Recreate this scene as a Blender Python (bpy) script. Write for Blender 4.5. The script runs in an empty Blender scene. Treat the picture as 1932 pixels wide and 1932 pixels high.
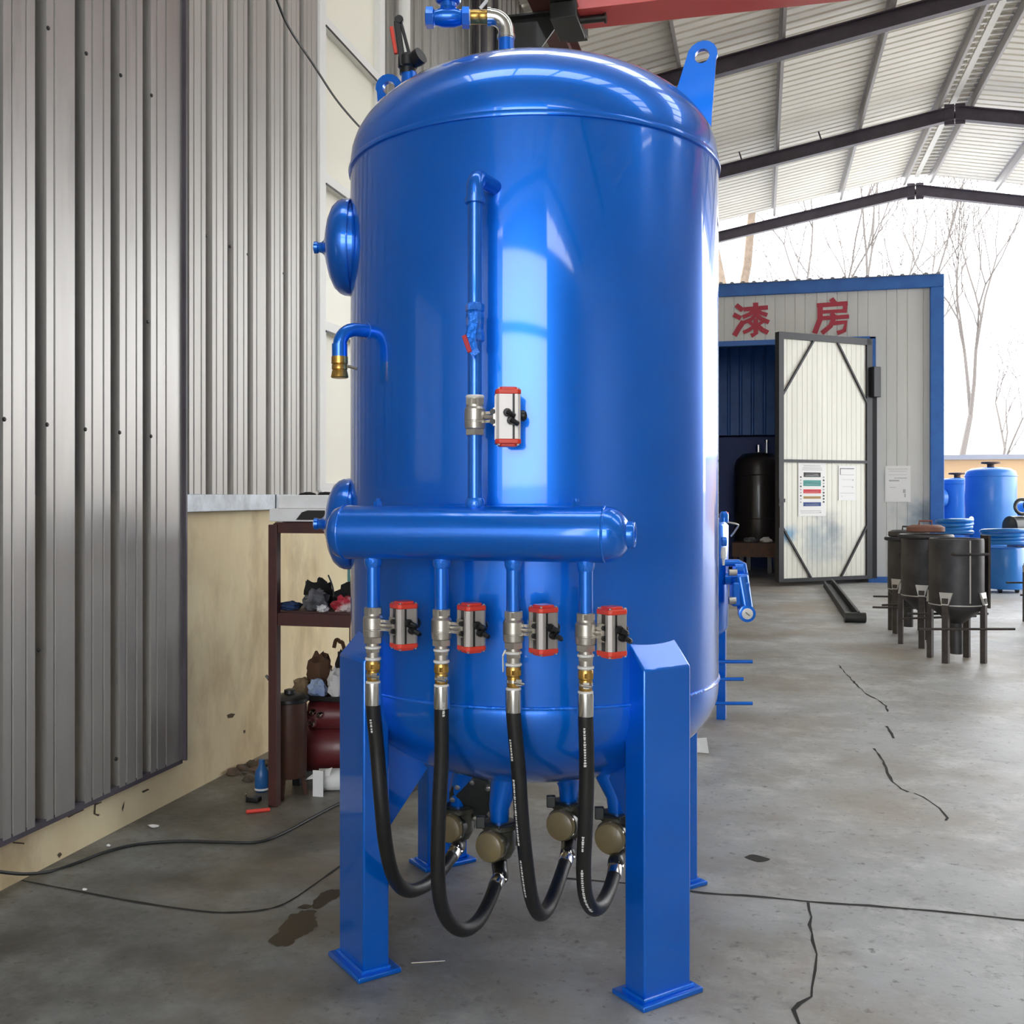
import bpy, math, random
from mathutils import Vector, Matrix, noise

random.seed(7)
R_ = math.radians
TH = R_(13.6)                     # the hall runs along +Y; the camera is turned this much to the left of it
CT, ST = math.cos(TH), math.sin(TH)
EYE = 1.5
SC = bpy.context.scene
COL = SC.collection

# ------------------------------------------------------------------ camera, sky, exposure
cam_data = bpy.data.cameras.new('camera')
cam_data.sensor_width = 36.0
cam_data.lens = 36.0
cam_data.shift_y = -31.0 / 1932.0
cam_data.clip_end = 400
cam = bpy.data.objects.new('camera', cam_data)
COL.objects.link(cam)
cam.location = (0, 0, EYE)
cam.rotation_euler = (R_(90), 0, TH)
SC.camera = cam

world = bpy.data.worlds.new('overcast_sky')
SC.world = world
world.use_nodes = True
wbg = world.node_tree.nodes['Background']
wbg.inputs['Color'].default_value = (0.96, 0.98, 1.0, 1)
wbg.inputs['Strength'].default_value = 2.6

SC.view_settings.view_transform = 'Standard'
SC.view_settings.look = 'None'
SC.view_settings.gamma = 1.0
SC.view_settings.use_curve_mapping = False
SC.view_settings.exposure = 1.45
SC.cycles.use_denoising = True
SC.cycles.max_bounces = 10
SC.cycles.diffuse_bounces = 6
SC.cycles.glossy_bounces = 4


# ------------------------------------------------------------------ coordinates
def W(x, y, z=0.0):
    """a point given right / ahead of the camera, in the hall's frame"""
    return Vector((x * CT - y * ST, x * ST + y * CT, z))


def ray(px, py):
    return (px - 966.0) / 1932.0, (935.0 - py) / 1932.0


def C3(px, py, y):
    u, v = ray(px, py)
    return Vector((u * y, y, EYE + v * y))


def on_floor(px, py, z=0.0):
    u, v = ray(px, py)
    y = (z - EYE) / v
    return W(u * y, y, z)


def on_wall(px, py, lat):
    u, v = ray(px, py)
    y = -lat / (ST - u * CT)
    return W(u * y, y, EYE + v * y)


def on_front(px, py, t):
    u, v = ray(px, py)
    y = t / (u * ST + CT)
    return W(u * y, y, EYE + v * y)


def at(px, py, y):
    p = C3(px, py, y)
    return W(p.x, p.y, p.z)


# ------------------------------------------------------------------ mesh building
class MB:
    def __init__(s):
        s.v, s.f = [], []

    def add(s, vs, fs):
        n = len(s.v)
        s.v += [tuple(p) for p in vs]
        s.f += [tuple(i + n for i in q) for q in fs]
        return s

    def box(s, c, size, rot=None):
        x, y, z = (a / 2 for a in size)
        vs = [Vector((i * x, j * y, k * z)) for k in (-1, 1) for j in (-1, 1) for i in (-1, 1)]
        if rot is not None:
            m = Matrix.Rotation(rot, 3, 'Z') if isinstance(rot, (int, float)) else rot
            vs = [m @ p for p in vs]
        c = Vector(c)
        return s.add([p + c for p in vs], [(0, 2, 3, 1), (4, 5, 7, 6), (0, 1, 5, 4), (2, 6, 7, 3), (0, 4, 6, 2), (1, 3, 7, 5)])

    def bar(s, p0, p1, w, h, up=(0, 0, 1)):
        p0, p1 = Vector(p0), Vector(p1)
        d = (p1 - p0)
        L = d.length
        d.normalize()
        up = Vector(up)
        side = d.cross(up)
        if side.length < 1e-4:
            side = d.cross(Vector((0, 1, 0)))
        side.normalize()
        u2 = side.cross(d).normalized()
        m = Matrix((side, d, u2)).transposed()
        return s.box((p0 + p1) / 2, (w, L, h), m)

    def lathe(s, prof, o=(0, 0, 0), axis=(0, 0, 1), n=24, caps=True):
        o = Vector(o)
        a = Vector(axis).normalized()
        b = a.cross(Vector((0, 0, 1)) if abs(a.z) < .9 else Vector((1, 0, 0))).normalized()
        c = a.cross(b)
        vs, fs = [], []
        for r, h in prof:
            for i in range(n):
                t = 2 * math.pi * i / n
                vs.append(o + a * h + (b * math.cos(t) + c * math.sin(t)) * r)
        m = len(prof)
        for j in range(m - 1):
            for i in range(n):
                k = (i + 1) % n
                fs.append((j * n + i, j * n + k, (j + 1) * n + k, (j + 1) * n + i))
        if caps:
            fs.append(tuple(range(n))[::-1])
            fs.append(tuple((m - 1) * n + i for i in range(n)))
        return s.add(vs, fs)

    def cyl(s, p0, p1, r0, r1=None, n=20):
        p0, p1 = Vector(p0), Vector(p1)
        d = p1 - p0
        return s.lathe([(r0, 0), (r0 if r1 is None else r1, d.length)], p0, d, n)

    def tube(s, pts, r, n=12, caps=True):
        pts = [Vector(p) for p in pts]
        rs = r if isinstance(r, (list, tuple)) else [r] * len(pts)
        vs, fs = [], []
        prev = None
        for i, p in enumerate(pts):
            d = (pts[min(i + 1, len(pts) - 1)] - pts[max(i - 1, 0)]).normalized()
            if prev is None:
                b = d.cross(Vector((0, 0, 1)) if abs(d.z) < .9 else Vector((1, 0, 0))).normalized()
            else:
                b = (prev - d * prev.dot(d)).normalized()
            prev = b
            c = d.cross(b)
            for k in range(n):
                t = 2 * math.pi * k / n
                vs.append(p + (b * math.cos(t) + c * math.sin(t)) * rs[i])
        for j in range(len(pts) - 1):
            for i in range(n):
                k = (i + 1) % n
                fs.append((j * n + i, j * n + k, (j + 1) * n + k, (j + 1) * n + i))
        if caps:
            fs.append(tuple(range(n))[::-1])
            fs.append(tuple((len(pts) - 1) * n + i for i in range(n)))
        return s.add(vs, fs)

    def prism(s, poly, ext):
        """a planar 3-D outline and the vector it is thickened by"""
        e = Vector(ext)
        n = len(poly)
        vs = [Vector(p) for p in poly] + [Vector(p) + e for p in poly]
        fs = [tuple(range(n))[::-1], tuple(range(n, 2 * n))]
        fs += [(i, (i + 1) % n, (i + 1) % n + n, i + n) for i in range(n)]
        return s.add(vs, fs)

    def torus(s, o, axis, R, r, n=32, m=10):
        o = Vector(o)
        a = Vector(axis).normalized()
        b = a.cross(Vector((0, 0, 1)) if abs(a.z) < .9 else Vector((1, 0, 0))).normalized()
        c = a.cross(b)
        vs, fs = [], []
        for i in range(n):
            t = 2 * math.pi * i / n
            d = b * math.cos(t) + c * math.sin(t)
            for j in range(m):
                q = 2 * math.pi * j / m
                vs.append(o + d * (R + r * math.cos(q)) + a * r * math.sin(q))
        for i in range(n):
            for j in range(m):
                fs.append((i * m + j, ((i + 1) % n) * m + j, ((i + 1) % n) * m + (j + 1) % m, i * m + (j + 1) % m))
        return s.add(vs, fs)

    def blob(s, c, size, seed=0, rough=.35, n=14, m=9, freq=2.2, flat=True):
        """a crumpled heap: a dented ball with a flattened underside"""
        c = Vector(c)
        vs, fs = [], []
        for j in range(m + 1):
            ph = math.pi * j / m
            for i in range(n):
                t = 2 * math.pi * i / n
                d = Vector((math.sin(ph) * math.cos(t), math.sin(ph) * math.sin(t), math.cos(ph)))
                k = 1 + rough * noise.noise(d * freq + Vector((seed * 3.7, seed * 1.3, seed)))
                k += rough * .5 * noise.noise(d * freq * 2.7 + Vector((seed, 9, seed * 2)))
                p = Vector((d.x * size[0], d.y * size[1], d.z * size[2])) * k * .5
                if flat:
                    p.z = max(p.z, -.32 * size[2])
                vs.append(c + p)
        for j in range(m):
            for i in range(n):
                k = (i + 1) % n
                fs.append((j * n + i, (j + 1) * n + i, (j + 1) * n + k, j * n + k))
        return s.add(vs, fs)


def spline(pts, k=8):
    pts = [Vector(p) for p in pts]
    out = []
    P = [pts[0] * 2 - pts[1]] + pts + [pts[-1] * 2 - pts[-2]]
    for i in range(1, len(P) - 2):
        a, b, c, d = P[i - 1:i + 3]
        for j in range(k):
            t = j / k
            out.append(.5 * ((2 * b) + (c - a) * t + (2 * a - 5 * b + 4 * c - d) * t * t + (3 * b - a - 3 * c + d) * t ** 3))
    out.append(pts[-1])
    return out


def obj(name, mb, mat, parent=None, smooth=True, bevel=0.0, label=None, kind=None, ang=35, fix=True):
    me = bpy.data.meshes.new(name)
    me.from_pydata(mb.v, [], mb.f)
    if fix:
        import bmesh
        bm = bmesh.new()
        bm.from_mesh(me)
        bmesh.ops.recalc_face_normals(bm, faces=bm.faces)
        bm.to_mesh(me)
        bm.free()
    if smooth:
        me.shade_smooth()
        me.set_sharp_from_angle(angle=R_(ang))
    me.materials.append(mat)
    o = bpy.data.objects.new(name, me)
    COL.objects.link(o)
    if parent is not None:
        o.parent = parent
    if bevel:
        b = o.modifiers.new('bevel', 'BEVEL')
        b.width = bevel
        b.segments = 2
        b.limit_method = 'ANGLE'
        b.angle_limit = R_(40)
    if label:
        o['label'] = label
    if kind:
        o['kind'] = kind
    return o


def tag(o, label, cat, group=None):
    o['label'] = label
    o['category'] = cat
    if group:
        o['group'] = group
    return o


def thing(name, label, cat, loc=(0, 0, 0), rotz=0.0, group=None):
    o = bpy.data.objects.new(name, None)
    o.empty_display_size = .1
    COL.objects.link(o)
    o.location = loc
    o.rotation_euler = (0, 0, rotz)
    return tag(o, label, cat, group)


def node_root(name, parent=None, kind=None, loc=(0, 0, 0), rotz=0.0):
    o = bpy.data.objects.new(name, None)
    o.empty_display_size = .1
    COL.objects.link(o)
    o.location = loc
    o.rotation_euler = (0, 0, rotz)
    if parent:
        o.parent = parent
    if kind:
        o['kind'] = kind
    return o


# ------------------------------------------------------------------ materials
def mat(name, col, rough=.5, metal=0.0, col2=None, scale=6.0, bump=0.0, bscale=40.0, coat=0.0, stretch=None, lo=.35, hi=.65,
        spec=.5, emis=None, trans=0.0, detail=6.0, col3=None, scale3=1.2, lo3=.5, hi3=.7, coat_ior=1.5, coat_rough=.06):
    m = bpy.data.materials.new(name)
    m.use_nodes = True
    nt = m.node_tree
    N, L = nt.nodes, nt.links
    b = N['Principled BSDF']
    b.inputs['Base Color'].default_value = (*col, 1)
    b.inputs['Roughness'].default_value = rough
    b.inputs['Metallic'].default_value = metal
    b.inputs['Specular IOR Level'].default_value = spec
    b.inputs['Coat Weight'].default_value = coat
    b.inputs['Coat Roughness'].default_value = coat_rough
    b.inputs['Coat IOR'].default_value = coat_ior
    vec = None
    if col2 is not None or bump or col3 is not None:
        tc = N.new('ShaderNodeTexCoord')
        vec = tc.outputs['Object']
        if stretch:
            mp = N.new('ShaderNodeMapping')
            mp.inputs['Scale'].default_value = stretch
            L.new(vec, mp.inputs['Vector'])
            vec = mp.outputs['Vector']

    def noisy(sc, a, z, det):
        n = N.new('ShaderNodeTexNoise')
        n.inputs['Scale'].default_value = sc
        n.inputs['Detail'].default_value = det
        n.inputs['Roughness'].default_value = .6
        L.new(vec, n.inputs['Vector'])
        r = N.new('ShaderNodeMapRange')
        r.inputs['From Min'].default_value = a
        r.inputs['From Max'].default_value = z
        L.new(n.outputs['Fac'], r.inputs['Value'])
        return r.outputs['Result']

    def mix(fac, a, c):
        x = N.new('ShaderNodeMix')
        x.data_type = 'RGBA'
        L.new(fac, x.inputs[0])
        if isinstance(a, tuple):
            x.inputs[6].default_value = (*a, 1)
        else:
            L.new(a, x.inputs[6])
        x.inputs[7].default_value = (*c, 1)
        return x.outputs[2]
    out = col
    if col2 is not None:
        out = mix(noisy(scale, lo, hi, detail), out, col2)
    if col3 is not None:
        out = mix(noisy(scale3, lo3, hi3, detail), out, col3)
    if not isinstance(out, tuple):
        L.new(out, b.inputs['Base Color'])
    if bump:
        n = N.new('ShaderNodeTexNoise')
        n.inputs['Scale'].default_value = bscale
        n.inputs['Detail'].default_value = 4
        L.new(vec, n.inputs['Vector'])
        bp = N.new('ShaderNodeBump')
        bp.inputs['Strength'].default_value = bump
        bp.inputs['Distance'].default_value = .01
        L.new(n.outputs['Fac'], bp.inputs['Height'])
        L.new(bp.outputs['Normal'], b.inputs['Normal'])
    if trans:
        tl = N.new('ShaderNodeBsdfTranslucent')
        tl.inputs['Color'].default_value = (*col, 1)
        mx = N.new('ShaderNodeMixShader')
        mx.inputs[0].default_value = trans
        L.new(b.outputs[0], mx.inputs[1])
        L.new(tl.outputs[0], mx.inputs[2])
        L.new(mx.outputs[0], N['Material Output'].inputs['Surface'])
    if emis:
        b.inputs['Emission Color'].default_value = (*emis[0], 1)
        b.inputs['Emission Strength'].default_value = emis[1]
    return m


M = {}
M['blue'] = mat('blue_gloss_paint', (.0, .178, .84), .30, .50, col2=(.0, .160, .77), scale=2.5, bump=.025, bscale=14, coat=1.0, spec=.2, coat_ior=1.54, coat_rough=.05)
M['blue_weld'] = mat('blue_paint_over_weld', (.0, .20, .95), .24, .4, bump=.5, bscale=90, coat=1.0, spec=.4, coat_ior=1.55)
M['blue_far'] = mat('pale_blue_paint', (.02, .16, .52), .4, coat=.2, col2=(.03, .19, .56), scale=3)
M['blue_trim'] = mat('blue_trim_steel', (.015, .11, .40), .45, col2=(.02, .14, .46), scale=4)
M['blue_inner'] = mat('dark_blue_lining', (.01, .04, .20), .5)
M['nickel'] = mat('nickel_plated_steel', (.56, .53, .48), .34, .85, bump=.05, bscale=80)
M['chrome'] = mat('bright_steel', (.75, .74, .72), .18, 1.0)
M['brass'] = mat('brass', (.70, .43, .12), .3, .9, col2=(.55, .32, .08), scale=30)
M['tape'] = mat('white_thread_tape', (.82, .82, .80), .6)
M['alu'] = mat('anodised_aluminium', (.46, .43, .41), .42, .55, bump=.03, bscale=60)
M['alu_light'] = mat('light_aluminium', (.80, .77, .75), .4, .25)
M['red_cap'] = mat('red_painted_cap', (.78, .055, .03), .38, coat=.2)
M['red_vinyl'] = mat('red_vinyl_sleeve', (.55, .03, .05), .45)
M['black_plastic'] = mat('black_plastic', (.012, .012, .013), .35)
M['rubber'] = mat('black_rubber', (.012, .012, .012), .45, bump=.08, bscale=120)
M['print'] = mat('white_print', (.75, .75, .72), .6)
M['olive'] = mat('olive_cast_iron', (.045, .042, .026), .35, col2=(.03, .03, .02), scale=20, coat=.3, bump=.1, bscale=60)
M['olive_cap'] = mat('olive_brass_cap', (.24, .185, .085), .35, col2=(.19, .15, .075), scale=15, coat=.3)
M['dark_iron'] = mat('dark_cast_iron', (.02, .022, .02), .4, coat=.2)
M['sheet'] = mat('galvanised_sheet', (.36, .345, .325), .36, .45, col2=(.29, .275, .26), scale=3.0, stretch=(1, 1, .12),
                 col3=(.20, .19, .18), scale3=5, lo3=.56, hi3=.75)
M['sheet_far'] = mat('weathered_sheet', (.43, .41, .38), .42, .3, col2=(.36, .34, .31), scale=3.0, stretch=(1, 1, .1))
M['flash'] = mat('galvanised_flashing', (.42, .46, .50), .4, .5, col2=(.28, .30, .32), scale=9)
M['screw'] = mat('dark_screw_and_shadow', (.02, .02, .02), .5)
M['plaster'] = mat('cream_plaster', (.88, .75, .49), .85, col2=(.78, .62, .37), scale=2.4, bump=.12, bscale=25, stretch=(1, 1, .55),
                   col3=(.40, .27, .13), scale3=1.9, lo3=.55, hi3=.82, lo=.42, hi=.7)
M['stain'] = mat('brown_wall_stain', (.10, .07, .04), .9)
M['white_frame'] = mat('white_frame', (.80, .79, .76), .45)
M['pane'] = mat('frosted_pane', (.78, .76, .68), .35, trans=.2)
M['roof'] = mat('cream_roof_sheet', (.86, .83, .74), .5, col2=(.80, .76, .67), scale=1.5)
M['added_skylight'] = mat('translucent_roof_sheet', (.86, .88, .86), .4, trans=.85)
M['ridge'] = mat('ridge_sheet', (.80, .78, .72), .5)
M['steel_beam'] = mat('dark_primed_steel', (.085, .072, .092), .5, col2=(.062, .05, .066), scale=5)
M['purlin'] = mat('grey_purlin_steel', (.40, .38, .37), .5)
M['steel_brown'] = mat('brown_primed_steel', (.15, .055, .045), .5, col2=(.11, .04, .035), scale=5)
M['rack'] = mat('dark_red_brown_steel', (.075, .02, .016), .5, col2=(.055, .016, .013), scale=12)
M['crane_red'] = mat('crane_red_paint', (.72, .10, .10), .4, coat=.2)
M['floor'] = None
M['ground'] = mat('outdoor_concrete', (.42, .42, .42), .8, col2=(.36, .36, .36), scale=1.5)
M['crack'] = mat('dark_crack', (.03, .028, .024), .95)
M['wet'] = mat('brown_oil_stain', (.045, .033, .02), .35)
M['black_steel'] = mat('black_steel', (.018, .018, .022), .5)
M['sign_red'] = mat('red_sign_paint', (.42, .035, .06), .6)
M['paper'] = mat('white_paper', (.82, .82, .80), .8)
M['ink'] = mat('dark_ink', (.06, .06, .06), .8)
M['ink_grey'] = mat('grey_ink', (.45, .45, .45), .8)
M['teal'] = mat('teal_print', (.08, .30, .28), .7)
M['red_print'] = mat('red_print', (.62, .05, .06), .7)
M['gold_print'] = mat('gold_print', (.38, .24, .08), .7)
M['navy_print'] = mat('navy_print', (.04, .08, .24), .7)
M['drum'] = mat('dark_brown_drum_paint', (.035, .028, .028), .28, coat=.3)
M['pot'] = mat('raw_dark_steel', (.075, .072, .075), .48, .5, col2=(.045, .043, .046), scale=6, bump=.05, bscale=30)
M['pot_seam'] = mat('ground_steel_seam', (.55, .53, .50), .45, .4)
M['pot_leg'] = mat('dark_leg_steel', (.075, .064, .058), .55, .3, col2=(.05, .04, .036), scale=12)
M['rust'] = mat('rusty_steel', (.12, .055, .03), .7, col2=(.06, .04, .035), scale=14)
M['copper_scrap'] = mat('reddish_scrap', (.22, .09, .06), .6)
M['hose_blue'] = mat('blue_hose', (.01, .17, .55), .3, coat=.3)
M['bwall'] = mat('beige_boundary_wall', (.55, .36, .19), .85, col2=(.50, .33, .18), scale=1.2)
M['coping'] = mat('grey_coping', (.26, .27, .31), .7)
M['bark'] = mat('pale_bark', (.17, .125, .09), .8, col2=(.12, .09, .065), scale=8)
M['bark2'] = mat('grey_twig_bark', (.11, .097, .09), .8)
M['white_plastic'] = mat('off_white_plastic', (.90, .89, .87), .45, col2=(.84, .83, .81), scale=14)
M['cloth_black'] = mat('black_cloth', (.015, .014, .015), .9)
M['cloth_grey'] = mat('grey_cloth', (.18, .18, .19), .9, col2=(.06, .06, .07), scale=18)
M['cloth_blue'] = mat('navy_cloth', (.02, .045, .13), .9)
M['cloth_lblue'] = mat('pale_blue_cloth', (.42, .52, .68), .9, col2=(.2, .27, .5), scale=16)
M['cloth_red'] = mat('red_cloth', (.48, .03, .05), .9, col2=(.6, .5, .48), scale=9, lo=.5, hi=.6)
M['cloth_white'] = mat('white_cloth', (.68, .67, .66), .9)
M['cloth_brown'] = mat('brown_cloth', (.11, .055, .03), .9)
M['cloth_tan'] = mat('tan_cloth', (.30, .21, .12), .9)
M['teal_box'] = mat('teal_carton', (.14, .38, .36), .7)
M['brown_can'] = mat('brown_painted_can', (.075, .03, .018), .45, col2=(.05, .022, .015), scale=8)
M['machine_red'] = mat('dark_red_machine', (.13, .018, .022), .4, coat=.2)
M['blue_plastic'] = mat('blue_plastic', (.02, .11, .32), .35)
M['red_stick'] = mat('red_orange_plastic', (.80, .06, .04), .45)
M['cable'] = mat('black_cable', (.015, .017, .018), .5)
M['cable_blue'] = mat('grey_blue_cable', (.05, .08, .11), .4)
M['dirt'] = mat('reddish_dirt', (.16, .10, .07), .95, col2=(.06, .055, .04), scale=25)
M['white_pvc'] = mat('white_pvc', (.78, .76, .72), .4)
M['glass_dial'] = mat('white_dial', (.85, .84, .8), .2)


def spray_material(name, base, base2, stretch, blobs):
    """panel paint with soft clouds of overspray settled on it at fixed places (object x, z)"""
    m = mat(name, base, .5, col2=base2, scale=2.2, stretch=stretch)
    nt = m.node_tree
    N, L = nt.nodes, nt.links
    b = N['Principled BSDF']
    cur = b.inputs['Base Color'].links[0].from_socket
    tc = N.new('ShaderNodeTexCoord')
    for (cx, cz), (sx, sz), col, amt in blobs:
        mp = N.new('ShaderNodeMapping')
        mp.inputs['Location'].default_value = (-cx / sx, 0, -cz / sz)
        mp.inputs['Scale'].default_value = (1 / sx, 0, 1 / sz)
        L.new(tc.outputs['Object'], mp.inputs['Vector'])
        n = N.new('ShaderNodeTexNoise')
        n.inputs['Scale'].default_value = 3.5
        n.inputs['Detail'].default_value = 5
        L.new(tc.outputs['Object'], n.inputs['Vector'])
        ln = N.new('ShaderNodeVectorMath')
        ln.operation = 'LENGTH'
        L.new(mp.outputs['Vector'], ln.inputs[0])
        ad = N.new('ShaderNodeMath')
        ad.operation = 'MULTIPLY_ADD'
        L.new(n.outputs['Fac'], ad.inputs[0])
        ad.inputs[1].default_value = 1.5
        L.new(ln.outputs['Value'], ad.inputs[2])
        r = N.new('ShaderNodeMapRange')
        r.interpolation_type = 'SMOOTHSTEP'
        r.inputs['From Min'].default_value = .75
        r.inputs['From Max'].default_value = 1.75
        r.inputs['To Min'].default_value = amt
        r.inputs['To Max'].default_value = 0
        L.new(ad.outputs[0], r.inputs['Value'])
        x = N.new('ShaderNodeMix')
        x.data_type = 'RGBA'
        L.new(r.outputs['Result'], x.inputs[0])
        L.new(cur, x.inputs[6])
        x.inputs[7].default_value = (*col, 1)
        cur = x.outputs[2]
    L.new(cur, b.inputs['Base Color'])
    return m


def floor_material():
    m = bpy.data.materials.new('worn_concrete')
    m.use_nodes = True
    nt = m.node_tree
    N, L = nt.nodes, nt.links
    b = N['Principled BSDF']
    tc = N.new('ShaderNodeTexCoord')
    src = tc.outputs['Object']

    def nz(sc, det, a, z, rough=.6):
        n = N.new('ShaderNodeTexNoise')
        n.inputs['Scale'].default_value = sc
        n.inputs['Detail'].default_value = det
        n.inputs['Roughness'].default_value = rough
        L.new(src, n.inputs['Vector'])
        r = N.new('ShaderNodeMapRange')
        r.inputs['From Min'].default_value = a
        r.inputs['From Max'].default_value = z
        L.new(n.outputs['Fac'], r.inputs['Value'])
        return r.outputs['Result'], n

    def mix(f, a, c):
        x = N.new('ShaderNodeMix')
        x.data_type = 'RGBA'
        L.new(f, x.inputs[0])
        for i, q in ((6, a), (7, c)):
            if isinstance(q, tuple):
                x.inputs[i].default_value = (*q, 1)
            else:
                L.new(q, x.inputs[i])
        return x.outputs[2]
    f1, _ = nz(1.1, 8, .35, .65)
    c = mix(f1, (.44, .445, .44), (.29, .29, .282))
    f2, _ = nz(2.3, 12, .50, .64, .75)
    c = mix(f2, c, (.53, .53, .51))
    f3, _ = nz(.55, 8, .48, .68)
    c = mix(f3, c, (.33, .28, .215))
    f6, _ = nz(5.0, 12, .56, .70, .75)
    c = mix(f6, c, (.24, .23, .21))
    f4, _ = nz(9, 8, .60, .74, .7)
    c = mix(f4, c, (.15, .14, .125))
    f5, _ = nz(24, 6, .60, .72)
    c = mix(f5, c, (.13, .125, .11))
    f7, _ = nz(11, 10, .60, .70, .8)
    c = mix(f7, c, (.55, .545, .52))
    # dark patches toward the left wall, with that side's dimmer light painted in
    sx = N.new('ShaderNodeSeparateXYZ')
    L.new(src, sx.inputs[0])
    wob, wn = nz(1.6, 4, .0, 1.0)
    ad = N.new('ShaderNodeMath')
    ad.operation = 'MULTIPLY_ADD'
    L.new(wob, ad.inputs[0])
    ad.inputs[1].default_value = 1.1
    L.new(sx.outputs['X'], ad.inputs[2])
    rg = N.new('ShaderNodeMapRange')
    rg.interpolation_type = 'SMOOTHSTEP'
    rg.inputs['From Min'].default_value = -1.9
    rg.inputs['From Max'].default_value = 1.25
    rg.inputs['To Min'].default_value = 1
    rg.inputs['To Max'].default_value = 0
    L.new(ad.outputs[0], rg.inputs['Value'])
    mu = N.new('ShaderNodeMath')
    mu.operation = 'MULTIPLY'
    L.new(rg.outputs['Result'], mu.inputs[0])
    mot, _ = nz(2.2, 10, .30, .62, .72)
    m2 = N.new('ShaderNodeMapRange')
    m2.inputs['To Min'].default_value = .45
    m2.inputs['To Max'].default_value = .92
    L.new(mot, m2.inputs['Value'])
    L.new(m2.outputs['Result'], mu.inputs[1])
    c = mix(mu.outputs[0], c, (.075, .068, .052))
    f8, _ = nz(.95, 9, .50, .66, .65)
    h8 = N.new('ShaderNodeMath')
    h8.operation = 'MULTIPLY'
    L.new(f8, h8.inputs[0])
    h8.inputs[1].default_value = .55
    c = mix(h8.outputs[0], c, (.23, .18, .125))
    L.new(c, b.inputs['Base Color'])
    b.inputs['Roughness'].default_value = .48
    b.inputs['Specular IOR Level'].default_value = .5
    n = N.new('ShaderNodeTexNoise')
    n.inputs['Scale'].default_value = 14
    n.inputs['Detail'].default_value = 8
    L.new(src, n.inputs['Vector'])
    bp = N.new('ShaderNodeBump')
    bp.inputs['Strength'].default_value = .22
    bp.inputs['Distance'].default_value = .012
    L.new(n.outputs['Fac'], bp.inputs['Height'])
    L.new(bp.outputs['Normal'], b.inputs['Normal'])
    return m


M['floor'] = floor_material()
GREY_MIST, BLUE_MIST, DARK_MIST = (.30, .38, .43), (.05, .27, .50), (.16, .20, .24)
M['booth'] = spray_material('white_booth_panel', (.66, .66, .62), (.58, .59, .56), (1, 1, .15),
                            [((2.72, 1.15), (.55, .5), GREY_MIST, .8), ((2.75, 1.20), (.34, .25), DARK_MIST, .7), ((2.75, .65), (.25, .5), GREY_MIST, .5), ((2.12, 1.75), (.12, .35), GREY_MIST, .4)])
M['door_panel'] = spray_material('cream_door_panel', (.80, .79, .70), (.72, .71, .62), (1, 1, .2),
                                 [((-1.05, .75), (.75, .55), GREY_MIST, .75), ((-.85, .95), (.22, .42), DARK_MIST, .5), ((-1.2, 1.18), (.16, .12), DARK_MIST, .55), ((-1.78, .84), (.30, .2), BLUE_MIST, .9)])

# ================================================================== THE HALL
LAT = -2.8            # left wall
RIDGE = 3.33          # lateral of the ridge
RW = 9.5              # right wall
T0, T1 = -11.0, 24.0  # ends of the hall
SLOPE = .184
RZ = 8.34             # top of the rafters at the ridge
TRUSS = [24.0 - 4.68 * k for k in range(8)]

fl = MB()
fl.box(((LAT + RW) / 2 - .2, (T0 + T1 + 1) / 2, -.06), (RW - LAT + 1.4, T1 - T0 + 1, .12))
floor = obj('floor', fl, M['floor'], kind='structure', smooth=False)
obj('ground', MB().box((10, 30, -.13), (140, 150, .1)), M['ground'], kind='structure', smooth=False)

# flat dark marks and joints lying in the floor
random.seed(11)


def strip(pts, w, jit=.0, wj=.35):
    mb = MB()
    vs, fs = [], []
    P = [Vector(p) for p in pts]
    Q = []
    for a, b in zip(P[:-1], P[1:]):
        k = max(1, int((b - a).length / .06))
        for j in range(k):
            q = a.lerp(b, j / k)
            if j or len(Q) == 0:
                q = q + Vector((random.uniform(-jit, jit), random.uniform(-jit, jit), 0))
            Q.append(q)
    Q.append(P[-1])
    for i, q in enumerate(Q):
        d = (Q[min(i + 1, len(Q) - 1)] - Q[max(i - 1, 0)]).normalized()
        s = Vector((-d.y, d.x, 0))
        ww = w * (1 + random.uniform(-wj, wj)) * .5
        vs += [q + s * ww, q - s * ww]
    for i in range(len(Q) - 1):
        fs.append((2 * i, 2 * i + 1, 2 * i + 3, 2 * i + 2))
    return mb.add(vs, fs)


ZC = .0015
joint = [on_floor(x, y, ZC) for x, y in ((1060, 1656), (1190, 1667), (1325, 1684), (1440, 1692), (1530, 1701), (1640, 1708), (1800, 1722), (1990, 1742))]
obj('expansion_joint', strip(joint, .014, .003), M['crack'], floor, smooth=False)
for pts, w in (
        (((1527, 1702), (1531, 1730), (1527, 1745), (1533, 1775), (1541, 1800), (1538, 1830), (1532, 1862), (1531, 1880), (1508, 1893), (1497, 1905), (1508, 1932), (1512, 1960)), .010),
        (((1583, 1255), (1600, 1275), (1618, 1294), (1636, 1310), (1656, 1320), (1672, 1332), (1675, 1343)), .012),
        (((1672, 1370), (1686, 1393)), .014),
        (((1649, 1412), (1662, 1430), (1672, 1448), (1674, 1458), (1684, 1475), (1700, 1488), (1714, 1494)), .013),
        (((1726, 1496), (1752, 1510), (1772, 1524), (1788, 1543), (1784, 1548)), .008)):
    obj('crack', strip([on_floor(x, y, ZC) for x, y in pts], w, .006, .6), M['crack'], floor, smooth=False)


def patch(pts, m, name, z=ZC, jit=0.0):
    P = spline([on_floor(x, y, z) for x, y in pts + [pts[0]]], 5)[:-1]
    P = [p + Vector((random.uniform(-jit, jit), random.uniform(-jit, jit), 0)) for p in P]
    mb = MB()
    mb.add(P, [tuple(range(len(P)))])
    return obj(name, mb, m, floor, smooth=False)


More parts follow.
